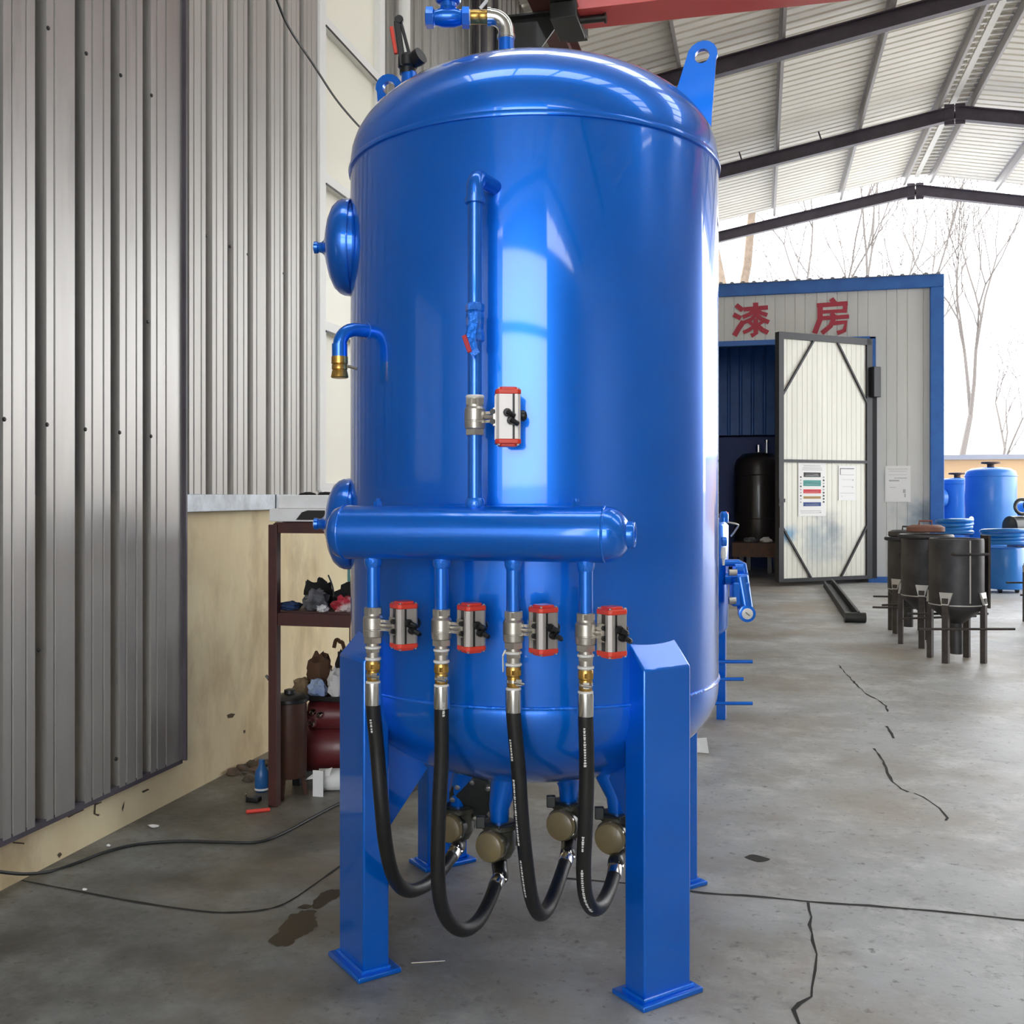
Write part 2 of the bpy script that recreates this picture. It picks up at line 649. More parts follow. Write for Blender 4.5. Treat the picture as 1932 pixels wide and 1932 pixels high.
patch([(507, 1775), (528, 1752), (545, 1730), (568, 1720), (592, 1718), (598, 1735), (594, 1752), (565, 1768), (545, 1783), (520, 1784)], M['wet'], 'oil_stain', jit=.008)
patch([(590, 1702), (606, 1685), (625, 1678), (650, 1682), (640, 1692), (622, 1700), (612, 1710), (592, 1714)], M['wet'], 'oil_stain', jit=.005)
patch([(560, 1712), (575, 1706), (590, 1710), (575, 1715)], M['wet'], 'oil_stain')
patch([(1404, 1617), (1420, 1612), (1446, 1618), (1452, 1622), (1430, 1626)], M['crack'], 'oil_stain')
edge_l = [on_floor(x, y, ZC) for x, y in ((40, 1661), (130, 1678), (260, 1702), (380, 1719), (450, 1721), (510, 1714), (550, 1698), (600, 1664), (645, 1632))]
obj('slab_edge', strip(spline(edge_l, 4), .013, .003), M['crack'], floor, smooth=False)

# ---- left wall: cream masonry below, ribbed steel above, a tall white window, a sheet-clad bay in front
wl = MB()
wl.box((LAT - .1, 11.2, .7525), (.2, 25.6, 1.505))
wl.box((LAT - .1, -5.0, .73), (.2, 6.8, 1.46))
wall_left = obj('wall_left', wl, M['plaster'], kind='structure', smooth=False)
wall_left['label'] = 'cream plastered lower wall under ribbed grey steel sheets'


def ribbed(t0, t1, z0, z1, lat, pitch, first, depth=.068, gw=.066, crease=True):
    """a steel sheet along the hall: flat pans with narrow grooves pressed away from the room"""
    prof = [(t0, 0)]
    t = first
    while t < t1 - gw:
        if t > t0 + gw:
            prof += [(t - gw / 2, 0), (t - gw * .3, -depth), (t + gw * .3, -depth), (t + gw / 2, 0)]
        if crease:
            for q in (.34, .66):
                tt = t + pitch * q
                if t0 < tt - .006 and tt + .006 < t1:
                    prof += [(tt - .006, 0), (tt - .002, -.006), (tt + .002, -.006), (tt + .006, 0)]
        t += pitch
    prof.append((t1, 0))
    prof = sorted(set(prof))
    mb = MB()
    vs, fs = [], []
    for tt, d in prof:
        vs += [(lat + d, tt, z0), (lat + d, tt, z1)]
    for i in range(len(prof) - 1):
        fs.append((2 * i, 2 * i + 2, 2 * i + 3, 2 * i + 1))
    n = len(vs)
    th = .004
    vs2 = [(x - th, y, z) for x, y, z in vs]
    mb.add(vs + vs2, fs + [tuple(i + n for i in q)[::-1] for q in fs])
    return mb


ZT = 7.42
# bay in front (nearest): sheets about a metre wide
def groove_after(t):
    return 3.487 + .2395 * math.ceil((t + .07 - 3.487) / .2395)


for (a, b, z0) in ((-2.0, .95, .205), (2.05, 2.91, .205), (2.91, 3.63, .205), (3.63, 4.505, .205)):
    obj('ribbed_sheet', ribbed(a, b, z0, ZT, LAT + .045, .2395, groove_after(a)), M['sheet'], wall_left, ang=20)
for z0, z1 in ((.205, 1.5), (2.62, ZT)):
    obj('ribbed_sheet', ribbed(.95, 2.05, z0, z1, LAT + .045, .24, 1.1), M['sheet'], wall_left, ang=20)
obj('sheet_edge_shade_trim', MB().box((LAT + .02, 4.512, (ZT + .2) / 2), (.09, .014, ZT - .2)), M['steel_beam'], wall_left, smooth=False)  # dark end strip, also stands in for shading at the sheet's edge
obj('sheet_bottom_rail', MB().box((LAT + .022, 1.26, .20), (.044, 6.5, .03)), M['steel_beam'], wall_left, smooth=False)
# bay set back, from the front bay to the window
for (a, b) in ((4.52, 5.39), (5.39, 6.19)):
    obj('ribbed_sheet', ribbed(a, b, 1.50, ZT, LAT + .006, .223, 4.60 if a < 5 else 5.49), M['sheet_far'], wall_left, ang=20)
obj('wall_flashing', MB().box((LAT + .014, 5.0, 1.462), (.06, 1.0, .09)), M['flash'], wall_left, smooth=False, bevel=.003)
obj('wall_flashing', MB().box((LAT + .014, 5.86, 1.462), (.06, .68, .09)), M['flash'], wall_left, smooth=False, bevel=.003)
for (a, b) in ((7.33, 9.0), (9.0, 11.0), (11.0, 14.0), (14.0, 19.0), (19.0, 24.0)):
    obj('ribbed_sheet', ribbed(a, b, 1.50, ZT, LAT, .223, a + .1), M['sheet_far'], wall_left, ang=20)
obj('ribbed_sheet', ribbed(-8.4, -2.0, 1.46, ZT, LAT, .24, -8.2, crease=False), M['sheet'], wall_left, ang=20)
for px, py in ((90, 53), (162, 101), (227, 142), (285, 180), (7, 791), (88, 801), (160, 810), (225, 816), (284, 823), (388, 445), (433, 465), (465, 480),
               (533, 516), (278, 607), (72, 1226), (218, 1432)):
    lat = LAT + .045 if px < 335 else LAT
    p = on_wall(px, py, lat + .001)
    obj('screw', MB().lathe([(.009, 0), (.009, .004), (.005, .008)], p, (1, 0, 0), 8), M['screw'], wall_left)
# brown scuffs on the plaster
random.seed(5)


def wall_patch(pts, m, name, lat=LAT + .002):
    P = [on_wall(x, y, lat) for x, y in pts]
    mb = MB()
    mb.add(P, [tuple(range(len(P)))])
    return obj(name, mb, m, wall_left, smooth=False)


for pts in ([(428, 1349), (436, 1346), (444, 1347), (439, 1354), (430, 1355)], [(459, 1378), (463, 1377), (463, 1382), (460, 1384)],
            [(73, 1557), (82, 1537), (88, 1533), (84, 1542), (76, 1556)], [(125, 1540), (140, 1531), (158, 1526), (158, 1529), (142, 1536), (130, 1543)],
            [(178, 1517), (192, 1512), (192, 1514), (181, 1519), (180, 1535), (188, 1537), (186, 1540), (177, 1536)], [(230, 1525), (235, 1511), (234, 1522), (231, 1532)],
            [(24, 1588), (46, 1590), (46, 1593), (24, 1591)], [(108, 1613), (114, 1608), (117, 1612), (112, 1619)], [(267, 1493), (279, 1488), (282, 1490), (270, 1496)]):
    wall_patch(pts, M['stain'], 'scuff')

# white window
WA, WB = 6.20, 7.33
zs = [1.53, 2.60, 3.57, 4.61, 5.65, 6.7, ZT]
win = node_root('window_1', kind='structure')
win['label'] = 'tall white framed window with frosted panes in the left wall'
fr = MB()
for t in (WA + .02, WB - .02):
    fr.box((LAT - .025, t, (zs[0] + ZT) / 2), (.10, .10, ZT - zs[0]))
for i, z in enumerate(zs[:-1]):
    fr.box((LAT - .02, (WA + WB) / 2, z + .02), (.09, WB - WA, .07))
obj('window_frame', fr, M['white_frame'], win, smooth=False, bevel=.004)
for i in range(len(zs) - 1):
    obj('pane', MB().box((LAT - .035, (WA + WB) / 2, (zs[i] + zs[i + 1]) / 2 + .01), (.012, WB - WA - .08, zs[i + 1] - zs[i] - .05)), M['pane'], win, smooth=False)
    obj('frame_shadow_line', MB().box((LAT + .028, (WA + WB) / 2, zs[i] - .018), (.006, WB - WA - .12, .012)), M['screw'], win, smooth=False)  # black line that paints the shadow under each frame bar
bl = MB()
bl.box((LAT - .1, 6.76, 1.494), (.2, 1.15, .06))
obj('window_sill', bl, M['white_frame'], win, smooth=False)

# an unseen window beside the camera
w2 = node_root('window_2', kind='structure')
f2 = MB()
for t in (.97, 1.5, 2.03):
    f2.box((LAT, t, 2.06), (.08, .05, 1.14))
for z in (1.52, 2.6):
    f2.box((LAT, 1.5, z), (.08, 1.1, .05))
obj('window_frame', f2, M['white_frame'], w2, smooth=False)
for t in (1.235, 1.765):
    obj('pane', MB().box((LAT, t, 2.06), (.01, .5, 1.06)), M['pane'], w2, smooth=False)

# white downpipe on the far part of the wall
dp = thing('drainpipe', 'white plastic drainpipe running up the ribbed wall beside the window', 'pipe', on_wall(762, 60, LAT + .085))
dp.location.z = 1.5
obj('pipe', MB().cyl((0, 0, 0), (0, 0, 5.8), .05, n=16), M['white_pvc'], dp)
for z in (.6, 2.8, 4.6):
    obj('clip', MB().lathe([(.056, 0), (.056, .03)], (0, 0, z), (0, 0, 1), 16).box((-.05, 0, z + .015), (.06, .03, .02)), M['white_pvc'], dp)

# ---- back gable behind the camera: a tall doorway and a glazed strip over it
wb = MB()
gz = RZ + .3
for a, b, z0, z1 in ((LAT - .2, -2.2, 0, 7.3), (4.5, RW + .2, 0, 7.3), (-2.2, 4.5, 4.85, 5.1), (-2.2, 4.5, 7.0, 8.6)):
    wb.box(((a + b) / 2, T0 - .1, (z0 + z1) / 2), (b - a, .2, z1 - z0))
obj('wall_back', wb, M['sheet_far'], kind='structure', smooth=False)
wr = MB()
wr.box((RW + .1, 1.2, 3.65), (.2, 24.6, 7.3))
obj('wall_right', wr, M['sheet_far'], kind='structure', smooth=False)

# ---- roof
ceil = node_root('ceiling', kind='structure')
ceil['label'] = 'pitched cream ribbed steel roof on dark rafters'


def roof_z(lat):
    return RZ - SLOPE * abs(lat - RIDGE)


PUR = .20
for side in (-1, 1):
    half = (RIDGE - LAT + .3) if side < 0 else (RW - RIDGE + .6)
    cuts = [(0, 44, 'roof')]
    for k in range(44, 88, 22):                    # past the eighth metre the sheets run on unbroken
        cuts += [(k, k + 16, 'roof'), (k + 16, k + 22, 'added_skylight')]  # unseen translucent strips, added to let more daylight into the hall
    cuts.append((88, 166, 'roof'))
    for ka, kb, mm in cuts:
        prof = []
        for k in range(ka, kb):
            t = T0 + .21 * k
            prof += [(t, 0), (t + .145, 0), (t + .158, .032), (t + .197, .032)]
        prof.append((T0 + .21 * kb, 0))
        mb = MB()
        vs, fs = [], []
        for tt, d in prof:
            for r in (.06, half):
                vs.append((RIDGE + side * r, tt, RZ - SLOPE * r + PUR + .005 + d))
        for i in range(len(prof) - 1):
            fs.append((2 * i, 2 * i + 1, 2 * i + 3, 2 * i + 2))
        n = len(vs)
        if mm == 'roof':
            mb.add(vs + [(x, y, z + .006) for x, y, z in vs], fs + [tuple(i + n for i in q)[::-1] for q in fs])
        else:
            mb.add(vs, fs)
        obj('roof_sheet' if mm == 'roof' else 'added_skylight_sheet', mb, M[mm], ceil, smooth=False, fix=False)
    for tt in TRUSS:
        if tt < T0:
            continue
        mb = MB()
        for (w, h, dz) in ((.14, .016, -.008), (.012, .22, -.12), (.14, .016, -.232)):
            p0 = Vector((RIDGE, tt, RZ + dz))
            p1 = Vector((RIDGE + side * half, tt, RZ - SLOPE * half + dz))
            mb.bar(p0, p1, w, h)
        mb.box((RIDGE + side * .09, tt, RZ - .14), (.16, .03, .36))
        obj('rafter', mb, M['steel_beam'], ceil, smooth=False)
    for r in (.27, 1.6, 3.03, 4.45, 5.9):
        if r > half:
            continue
        mb = MB()
        z = RZ - SLOPE * r + .015
        x = RIDGE + side * r
        mb.box((x, (T0 + 23.86) / 2, z + PUR * .5), (.012, 23.86 - T0, PUR - .03))
        mb.box((x + .022, (T0 + 23.86) / 2, z + .012), (.045, 23.86 - T0, .012))
        mb.box((x - .022, (T0 + 23.86) / 2, z + PUR - .012), (.045, 23.86 - T0, .012))
        obj('purlin', mb, M['purlin'], ceil, smooth=False)
rc = MB()
t = T0
while t < 23.8:
    rc.box((RIDGE - .155, t + .07, RZ + PUR - .045), (.2, .05, .03))
    rc.box((RIDGE + .155, t + .07, RZ + PUR - .045), (.2, .05, .03))
    t += .21
obj('ridge_rung', rc, M['ridge'], ceil, smooth=False, kind='stuff')
rp = MB().box((RIDGE, (T0 + 23.86) / 2, RZ + PUR + .03), (.5, 23.86 - T0, .012))
rp.box((RIDGE, (T0 + 23.86) / 2, RZ + PUR - .03), (.10, 23.86 - T0, .10))
obj('ridge_cap', rp, M['ridge'], ceil, smooth=False)
for k in (2.3, 3.7, 5.1):
    mb = MB().bar((RIDGE - k + .05, 19.28, RZ - SLOPE * k), (RIDGE - k, 19.28, RZ - SLOPE * k + .16), .025, .012, (0, 1, 0))
    obj('cleat', mb, M['steel_beam'], ceil, smooth=False)

# columns on the left wall, crane runway on brackets
for i, tt in enumerate((9.96, 14.64, 19.32)):
    c = MB()
    c.box((LAT + .10, tt, 3.4), (.012, .2, 6.8))
    c.box((LAT + .02, tt, 3.4), (.016, .16, 6.8)).box((LAT + .22, tt, 3.4), (.016, .16, 6.8))
    col = obj('trim_%d' % (i + 1), c, M['steel_beam'], kind='structure', smooth=False)
    col['label'] = 'dark steel column standing against the ribbed left wall'
    g = MB().prism([(LAT + .22, tt - .01, 6.25), (LAT + .85, tt - .01, 6.25), (LAT + .85, tt - .01, 6.15), (LAT + .22, tt - .01, 5.35)], (0, .02, 0))
    g.box((LAT + .53, tt, 6.26), (.64, .18, .02))
    obj('bracket', g, M['dark_iron'], col, smooth=False)
run = thing('crane_runway', 'brown steel crane runway beam along the top of the left wall', 'beam', (LAT + .72, 14.5, 6.28))
rb = MB().box((0, 0, .16), (.014, 19, .30)).box((0, 0, .306), (.2, 19, .016))
obj('web', rb, M['steel_brown'], run, smooth=False)
obj('bottom_flange', MB().box((0, 0, .008), (.2, 19, .016)), M['steel_brown'], run, smooth=False)
obj('rail', MB().box((0, 0, .334), (.05, 19, .04)), M['dark_iron'], run, smooth=False)

ge = on_front(1091, 34, 9.7)
crane = thing('crane_girder', 'red overhead crane girder crossing high above the tank', 'crane', (ge.x, 9.7, 0))
zb = ge.z
gm = MB()
L_ = RW - ge.x - .6
gm.prism([(0, -.16, zb), (L_, -.16, zb), (L_, -.16, zb + .55), (-.26, -.16, zb + .55), (-.26, -.16, zb + .24)], (0, .32, 0))
obj('girder', gm, M['crane_red'], crane, smooth=False, bevel=.006)
obj('flange', MB().box((L_ / 2, 0, zb - .009), (L_, .42, .016)), M['crane_red'], crane, smooth=False)
ec = MB().box((-.10, 0, zb - .02), (.26, .5, .16)).box((-.12, 0, zb + .12), (.22, 1.3, .12))
obj('end_carriage', ec, M['dark_iron'], crane, smooth=False, bevel=.01)
for y in (-.5, .5):
    obj('wheel', MB().cyl((-.30, y, 6.345), (-.26, y, 6.345), .045).cyl((-.27, y, 6.345), (-.20, y, zb + .16), .02), M['dark_iron'], crane)
obj('buffer', MB().cyl((.02, -.05, zb - .05), (.26, -.05, zb - .05), .035).cyl((.26, -.05, zb - .05), (.28, -.05, zb - .05), .05), M['dark_iron'], crane)

# hanging black wire on the left
wr_ = spline([on_wall(519, -8, LAT + .5), on_wall(545, 52, LAT + .48), on_wall(590, 120, LAT + .42), on_wall(640, 195, LAT + .36), on_wall(700, 262, LAT + .3), on_wall(760, 320, LAT + .2)], 8)
tag(obj('overhead_wire', MB().tube(wr_, .007, 6), M['cable']), 'thin black wire sagging across the ribbed wall and window', 'wire')

# ================================================================== THE BLUE PRESSURE TANK
TC = Vector((.0775, 3.64, 0))
TR = .644
ZB, ZS = .875, 2.618
tank = thing('pressure_tank', 'large glossy blue vertical pressure tank on four legs with pipes and valves', 'tank', W(TC.x, TC.y, 0), TH)


def T(px, py, y):
    return C3(px, py, y) - TC


def dome(r):
    return ZS + .035 + .34 * math.sqrt(max(0, 1 - (r / TR) ** 2))


def belly(r):
    return ZB - .03 - .32 * math.sqrt(max(0, 1 - (r / TR) ** 2))


prof = [(.001, ZB - .35)]
for i in range(1, 15):
    a = math.pi / 2 * i / 14
    prof.append((TR * math.sin(a), ZB - .03 - .32 * math.cos(a)))
prof += [(TR, ZB - .012), (TR - .002, ZB), (TR, ZB + .012), (TR, 1.75), (TR, ZS - .012), (TR - .002, ZS), (TR, ZS + .012)]
for i in range(0, 15):
    a = math.pi / 2 * (1 - i / 14)
    prof.append((max(.001, TR * math.sin(a)), ZS + .035 + .34 * math.cos(a)))
obj('shell', MB().lathe(prof, n=128), M['blue'], tank, ang=60)
obj('weld_seam', MB().torus((0, 0, ZB), (0, 0, 1), TR + .0005, .0055, 128, 8), M['blue_weld'], tank)
sm = MB()
sm.lathe([(TR - .01, ZS - .004), (TR + .006, ZS - .004), (TR + .0075, ZS + .004), (TR + .005, ZS + .012), (TR - .01, ZS + .014)], n=128, caps=False)
obj('weld_seam', sm, M['blue'], tank)

# legs: channels set tangent to the shell
LEGR = .664
for k in range(4):
    ang = math.atan2(-.836, .549) + k * math.pi / 2
    rd = Vector((math.cos(ang), math.sin(ang), 0))
    tg = Vector((-rd.y, rd.x, 0))
    ro, ri, hw = .705, .615, .092

    def P(r, s, z):
        return rd * r + tg * s + Vector((0, 0, z))
    leg = MB()
    leg.prism([P(ri, -hw, .016), P(ro, -hw, .016), P(ro, -hw, .985), P(TR - .01, -hw, 1.06), P(ri, -hw, 1.06)], tg * hw * 2)
    lo = obj('leg', leg, M['blue'], tank, bevel=.006, ang=25)
    pl = MB().prism([P(ri - .03, -.118, 0), P(ro + .028, -.118, 0), P(ro + .028, .118, 0), P(ri - .03, .118, 0)], (0, 0, .016))
    obj('base_plate', pl, M['blue'], lo, bevel=.004)
    gz_ = MB().prism([P(ri + .01, -.006, .90), P(ri + .01, -.006, .36), P(.43, -.006, belly(.43) - .01), P(.5, -.006, belly(.5) + .03)], tg * .012)
    obj('gusset', gz_, M['blue'], lo, bevel=.002)
    wd = MB().tube([P(ri, -hw - .004, .02), P(ro + .004, -hw - .004, .02), P(ro + .004, hw + .004, .02), P(ri, hw + .004, .02)], .006, 8)
    obj('weld_bead', wd, M['blue_weld'], lo)

# lifting lugs on the upper dome
for (cx, cy, top, dz) in ((.545, -.13, 3.055, 0), (-.50, .13, 3.05, 0)):
    rd = Vector((cx, cy, 0)).normalized()
    up = Vector((0, 0, 1))
    nn = rd.cross(up)
    lean = .10
    rc_ = Vector((cx, cy, 0)).length

    def Q(s, z):
        return rd * (rc_ + s + (z - 2.85) * lean) + up * z
    out = [Q(-.085, 2.78), Q(.070, 2.70), Q(.062, 2.99)]
    for i in range(9):
        a = i / 8 * math.pi
        out.append(Q(.014 + .052 * math.cos(a), 3.0 + .052 * math.sin(a)))
    inn = [Q(.014 + .025 * math.cos(i / 14 * 2 * math.pi), 3.0 + .025 * math.sin(i / 14 * 2 * math.pi)) for i in range(14)]
    th = nn * .011
    mb = MB()
    # ring of quads between outline and hole
    import bmesh
    bm = bmesh.new()
    vo = [bm.verts.new(p - th) for p in out]
    vi = [bm.verts.new(p - th) for p in inn]
    eds = [bm.edges.new((vo[i], vo[(i + 1) % len(vo)])) for i in range(len(vo))] + [bm.edges.new((vi[i], vi[(i + 1) % len(vi)])) for i in range(len(vi))]
    bmesh.ops.triangle_fill(bm, use_beauty=True, edges=eds)
    geo = bmesh.ops.extrude_face_region(bm, geom=list(bm.faces))
    bmesh.ops.translate(bm, vec=th * 2, verts=[v for v in geo['geom'] if isinstance(v, bmesh.types.BMVert)])
    bm.verts.index_update()
    mb.add([v.co for v in bm.verts], [[v.index for v in f.verts] for f in bm.faces])
    bm.free()
    obj('lifting_lug', mb, M['blue'], tank, ang=30)

# two round manholes on the left flank
for z, rr in ((2.376, .168), (1.40, .160)):
    ax = Vector((-1, -.03, 0)).normalized()
    o = ax * (TR - .07)
    o.z = z
    neck = MB().lathe([(rr * .93, 0), (rr * .93, .075), (rr * .99, .085)], o, ax, 48, True)
    mh = obj('manhole', neck, M['blue'], tank)
    pr = [(rr, -.01), (rr * 1.01, .0), (rr, .018), (rr * .96, .034), (rr * .86, .052), (rr * .66, .068), (rr * .42, .078), (rr * .24, .084), (.026, .090), (.019, .098), (.017, .108), (.021, .112), (.021, .124), (.010, .128)]
    obj('manhole_cover', MB().lathe(pr, o + ax * .078, ax, 48), M['blue'], mh)
# elbow outlet with a brass coupling on the left flank
p_s = Vector((-.535, -.34, 2.03))
d_o = Vector((-.83, -.53, 0)).normalized()
pe = p_s + d_o * .085
pts = [p_s - d_o * .03, p_s, p_s + d_o * .05]
for i in range(1, 9):
    a = i / 8 * math.pi / 2
    pts.append(p_s + d_o * (.05 + .055 * math.sin(a)) + Vector((0, 0, -.055 * (1 - math.cos(a)))))
pts.append(pts[-1] + Vector((0, 0, -.025)))
eo = obj('elbow_pipe', MB().tube(pts, .0215, 20), M['blue'], tank)
e_end = pts[-1]
obj('weld_bead', MB().torus(p_s + d_o * .006, d_o, .024, .006, 24, 8), M['blue_weld'], eo)
obj('collar', MB().cyl(e_end + Vector((0, 0, .03)), e_end + Vector((0, 0, -.012)), .0245), M['blue'], eo)
bp_ = MB().lathe([(.026, -.01), (.0265, -.032), (.023, -.034), (.025, -.038), (.025, -.05), (.022, -.052), (.024, -.055), (.028, -.075), (.024, -.078)], e_end, (0, 0, 1), 16)
cpl = obj('brass_coupling', bp_, M['brass'], tank, label='brass hose coupling')
obj('cam_lever', MB().tube([e_end + Vector((.024, 0, -.04)), e_end + Vector((.05, .0, -.046)), e_end + Vector((.055, 0, -.05))], .005, 8), M['chrome'], cpl)

# header pipe across the front
HA = Vector((.970, -.242, 0))
HN = Vector((-.242, -.970, 0))


def H(s, d, z):
    return HA * s + HN * d + Vector((0, 0, z))


HZ, HR, HD = 1.393, .0785, .75
hp = [(.001, -.445), (.03, -.442), (.055, -.434), (.070, -.423), (HR, -.400), (HR, -.39), (HR, .36), (HR, .378), (.0745, .395), (.062, .418), (.040, .434), (.001, .440)]
hdr = obj('header_pipe', MB().lathe(hp, H(0, HD, HZ), HA, 56), M['blue'], tank, ang=40)
for s in (-.395, .372):
    obj('weld_bead', MB().torus(H(s, HD, HZ), HA, HR - .0005, .004, 48, 8), M['blue_weld'], hdr)
obj('end_plug', MB().lathe([(.036, .405), (.037, .45), (.034, .455), (.018, .455), (.018, .447), (.002, .447)], H(0, HD, HZ), HA, 28), M['blue'], hdr, bevel=.002)
for s in (-.295, .292):
    obj('test_socket', MB().lathe([(.014, 0), (.014, .016)], H(s, HD, HZ + HR - .004), (0, 0, 1), 6).lathe([(.008, 0), (.008, .02)], H(s, HD, HZ + HR), (0, 0, 1), 10), M['blue'], hdr)
br = MB()
for s in (-.25, .2):
    br.prism([H(s, TR - .03, HZ - .03), H(s, HD - .05, HZ - .03), H(s, HD - .05, HZ + .03), H(s, TR - .03, HZ + .03)], HA * .012)
obj('standoff', br, M['blue'], hdr)

# riser pipe from the header to the shell
PR = .0205
zr1 = 2.375
riser = MB().cyl(H(0, .755, HZ + .06), H(0, .755, zr1), PR, n=24)
rs = obj('riser_pipe', riser, M['blue'], tank)
ep = [H(0, .755, zr1 - .03), H(0, .755, zr1)]
tgt = T(938, 369, 3.03)
dd = (tgt - H(0, .755, zr1)); dd.z = 0
dl = dd.length; dd.normalize()
for i in range(1, 9):
    a = i / 8 * math.pi / 2
    ep.append(H(0, .755, zr1) + dd * (.032 * (1 - math.cos(a))) + Vector((0, 0, .032 * math.sin(a))))
obj('elbow', MB().tube(ep, .0245, 20).cyl(H(0, .755, zr1 - .045), H(0, .755, zr1 - .03), .0285), M['blue'], rs)
nb = ep[-1]
nipple = MB().cyl(nb - dd * .004, nb + dd * (dl + .02), .0225, n=20)
obj('nipple', nipple, M['blue'], rs)
obj('weld_bead', MB().torus(nb + dd * (dl - .035), dd, .029, .009, 24, 8).lathe([(.030, 0), (.034, .05)], nb + dd * (dl - .045), dd, 24), M['blue_weld'], rs)
obj('socket', MB().lathe([(.025, 0), (.027, .006), (.027, .02), (.022, .028)], H(0, .755, HZ + HR - .006), (0, 0, 1), 20), M['blue_weld'], rs)
# hand valve on the riser, red sleeve on its lever
zv = 1.99
hv = obj('hand_valve', MB().lathe([(.022, -.055), (.027, -.05), (.027, -.03), (.024, -.02), (.026, 0), (.026, .02), (.024, .03), (.027, .035), (.027, .052), (.022, .056)], H(0, .755, zv), (0, 0, 1), 8)
         .cyl(H(0, .755, zv), H(.01, .80, zv), .011), M['blue_weld'], tank, ang=20)
lv = [H(.008, .80, zv + .02), H(.010, .803, zv - .01), H(.004, .81, zv - .05), H(.012, .815, zv - .085), H(.02, .812, zv - .098)]
lm = MB()
for a, b in zip(lv[:-1], lv[1:]):
    lm.bar(a, b, .024, .005, HN)
obj('lever', lm, M['blue_weld'], hv)
sl = MB()
for a, b in ((H(-.014, .816, zv - .044), H(.004, .818, zv - .092)),):
    sl.bar(a, b, .013, .01, HN)
obj('lever_sleeve', sl, M['red_vinyl'], hv, bevel=.002, label='red lever sleeve')


def ball_valve(o, parent, up=1.0):
    """nickel two-piece ball valve standing on end, o is its centre"""
    pr = [(.023, -.052), (.0245, -.05), (.0245, -.036), (.0285, -.032), (.030, -.014), (.0292, -.0125), (.0292, -.0105), (.030, -.009), (.0295, .022), (.0255, .029), (.0255, .052), (.022, .0535)]
    mb = MB().lathe(pr, o, (0, 0, 1), 24)
    for z in (-.043, .043):
        mb.lathe([(.0285, z - .008), (.0285, z + .008)], o, (0, 0, 1), 6)
    return obj('ball_valve', mb, M['nickel'], parent, ang=25)


def actuator(o, rot, parent, stem, half=.05, light=False):
    """pneumatic actuator: extruded body, red end caps, black air fittings, o is its centre"""
    m = Matrix.Rotation(rot, 3, 'Z')

    def A(x, y, z):
        return Vector(o) + m @ Vector((x, y, z))
    w = .0325 if not light else .034
    c = .008
    poly = [(-w, -w + c), (-w + c, -w), (w - c, -w), (w, -w + c), (w, w - c), (w - c, w), (-w + c, w), (-w, w - c)]
    mb = MB().prism([A(x, y, -half) for x, y in poly], (0, 0, 2 * half))
    for x in (-w + .0135, w - .0135):
        mb.prism([A(x - .0025, -w - .002, -half), A(x + .0025, -w - .002, -half), A(x + .0025, -w + .004, -half), A(x - .0025, -w + .004, -half)], (0, 0, 2 * half))
    for y in (-w + .012, w - .012):
        mb.prism([A(-w - .002, y - .0025, -half), A(-w + .004, y - .0025, -half), A(-w + .004, y + .0025, -half), A(-w - .002, y + .0025, -half)], (0, 0, 2 * half))
    gv = MB()
    for x in ((-w + .0215,) if not light else (w - .020,)):
        gv.prism([A(x - .003, -w - .0012, -half), A(x + .003, -w - .0012, -half), A(x + .003, -w + .004, -half), A(x - .003, -w + .004, -half)], (0, 0, 2 * half))
    if not light:
        gv.prism([A(-w - .0012, w - .045, -half), A(-w + .004, w - .045, -half), A(-w + .004, w - .030, -half), A(-w - .0012, w - .030, -half)], (0, 0, 2 * half))
    b = obj('pneumatic_actuator', mb, M['alu_light' if light else 'alu'], parent, ang=25, label='aluminium pneumatic actuator with red end caps')
    obj('groove', gv, M['black_plastic'], b, smooth=False)
    for s in (-1, 1):
        k = 1.04
        cp = MB().prism([A(x * k, y * k, s * half) for x, y in poly], (0, 0, s * .014))
        cp.prism([A(x * .74, y * .74, s * (half + .012)) for x, y in poly], (0, 0, s * .009))
        obj('end_cap', cp, M['red_cap'], b, bevel=.0025, ang=25)
        bt = MB()
        for x in (-1, 1):
            for y in (-1, 1):
                q = A(x * w * .78, y * w * .78, s * (half + .013))
                bt.lathe([(.004, 0), (.004, .005)], q, (0, 0, s), 8)
        obj('cap_screw', bt, M['chrome'], b, kind='stuff')
    ft = MB()
    f = (m @ Vector((0, -1, 0)))
    for x, z, h in ((-.004, .010, .016), (.006, -.012, .018)):
        q = A(x, -w, z)
        ft.lathe([(.011, 0), (.012, h * .6), (.009, h)], q, f, 10)
        ft.tube([q + f * h, q + f * (h + .006) + m @ Vector((.010, 0, -.006)), q + f * h + m @ Vector((.018, 0, -.010))], .0075, 8)
    obj('air_fitting', ft, M['black_plastic'], b)
    kb = MB()
    rt = m @ Vector((1, 0, 0))
    kb.lathe([(.010, 0), (.016, .004), (.016, .012), (.011, .018), (.004, .02)], A(w, 0, .004), rt, 14)
    obj('position_knob', kb, M['black_plastic'], b)
    lt = m @ Vector((-1, 0, 0))
    bk = MB()
    q = A(-w, 0, 0)
    e = Vector(stem)
    d = (e - q)
    bk.cyl(q, e, .007, n=10)
    bk.box((q + e) / 2 + Vector((0, 0, .012)), (d.length, .004, .008), math.atan2(d.y, d.x)).box((q + e) / 2 - Vector((0, 0, .012)), (d.length, .004, .008), math.atan2(d.y, d.x))
    bk.box(q + d * .12, (.006, .03, .05), rot)
    obj('mounting_bracket', bk, M['nickel'], b)
    bo = MB()
    for z in (-.014, .014):
        bo.lathe([(.008, 0), (.008, .008)], q + d * .25 + Vector((0, 0, z)) - (m @ Vector((0, .014, 0))), f, 8)
    obj('bracket_bolt', bo, M['black_plastic'], b, kind='stuff')
    return b


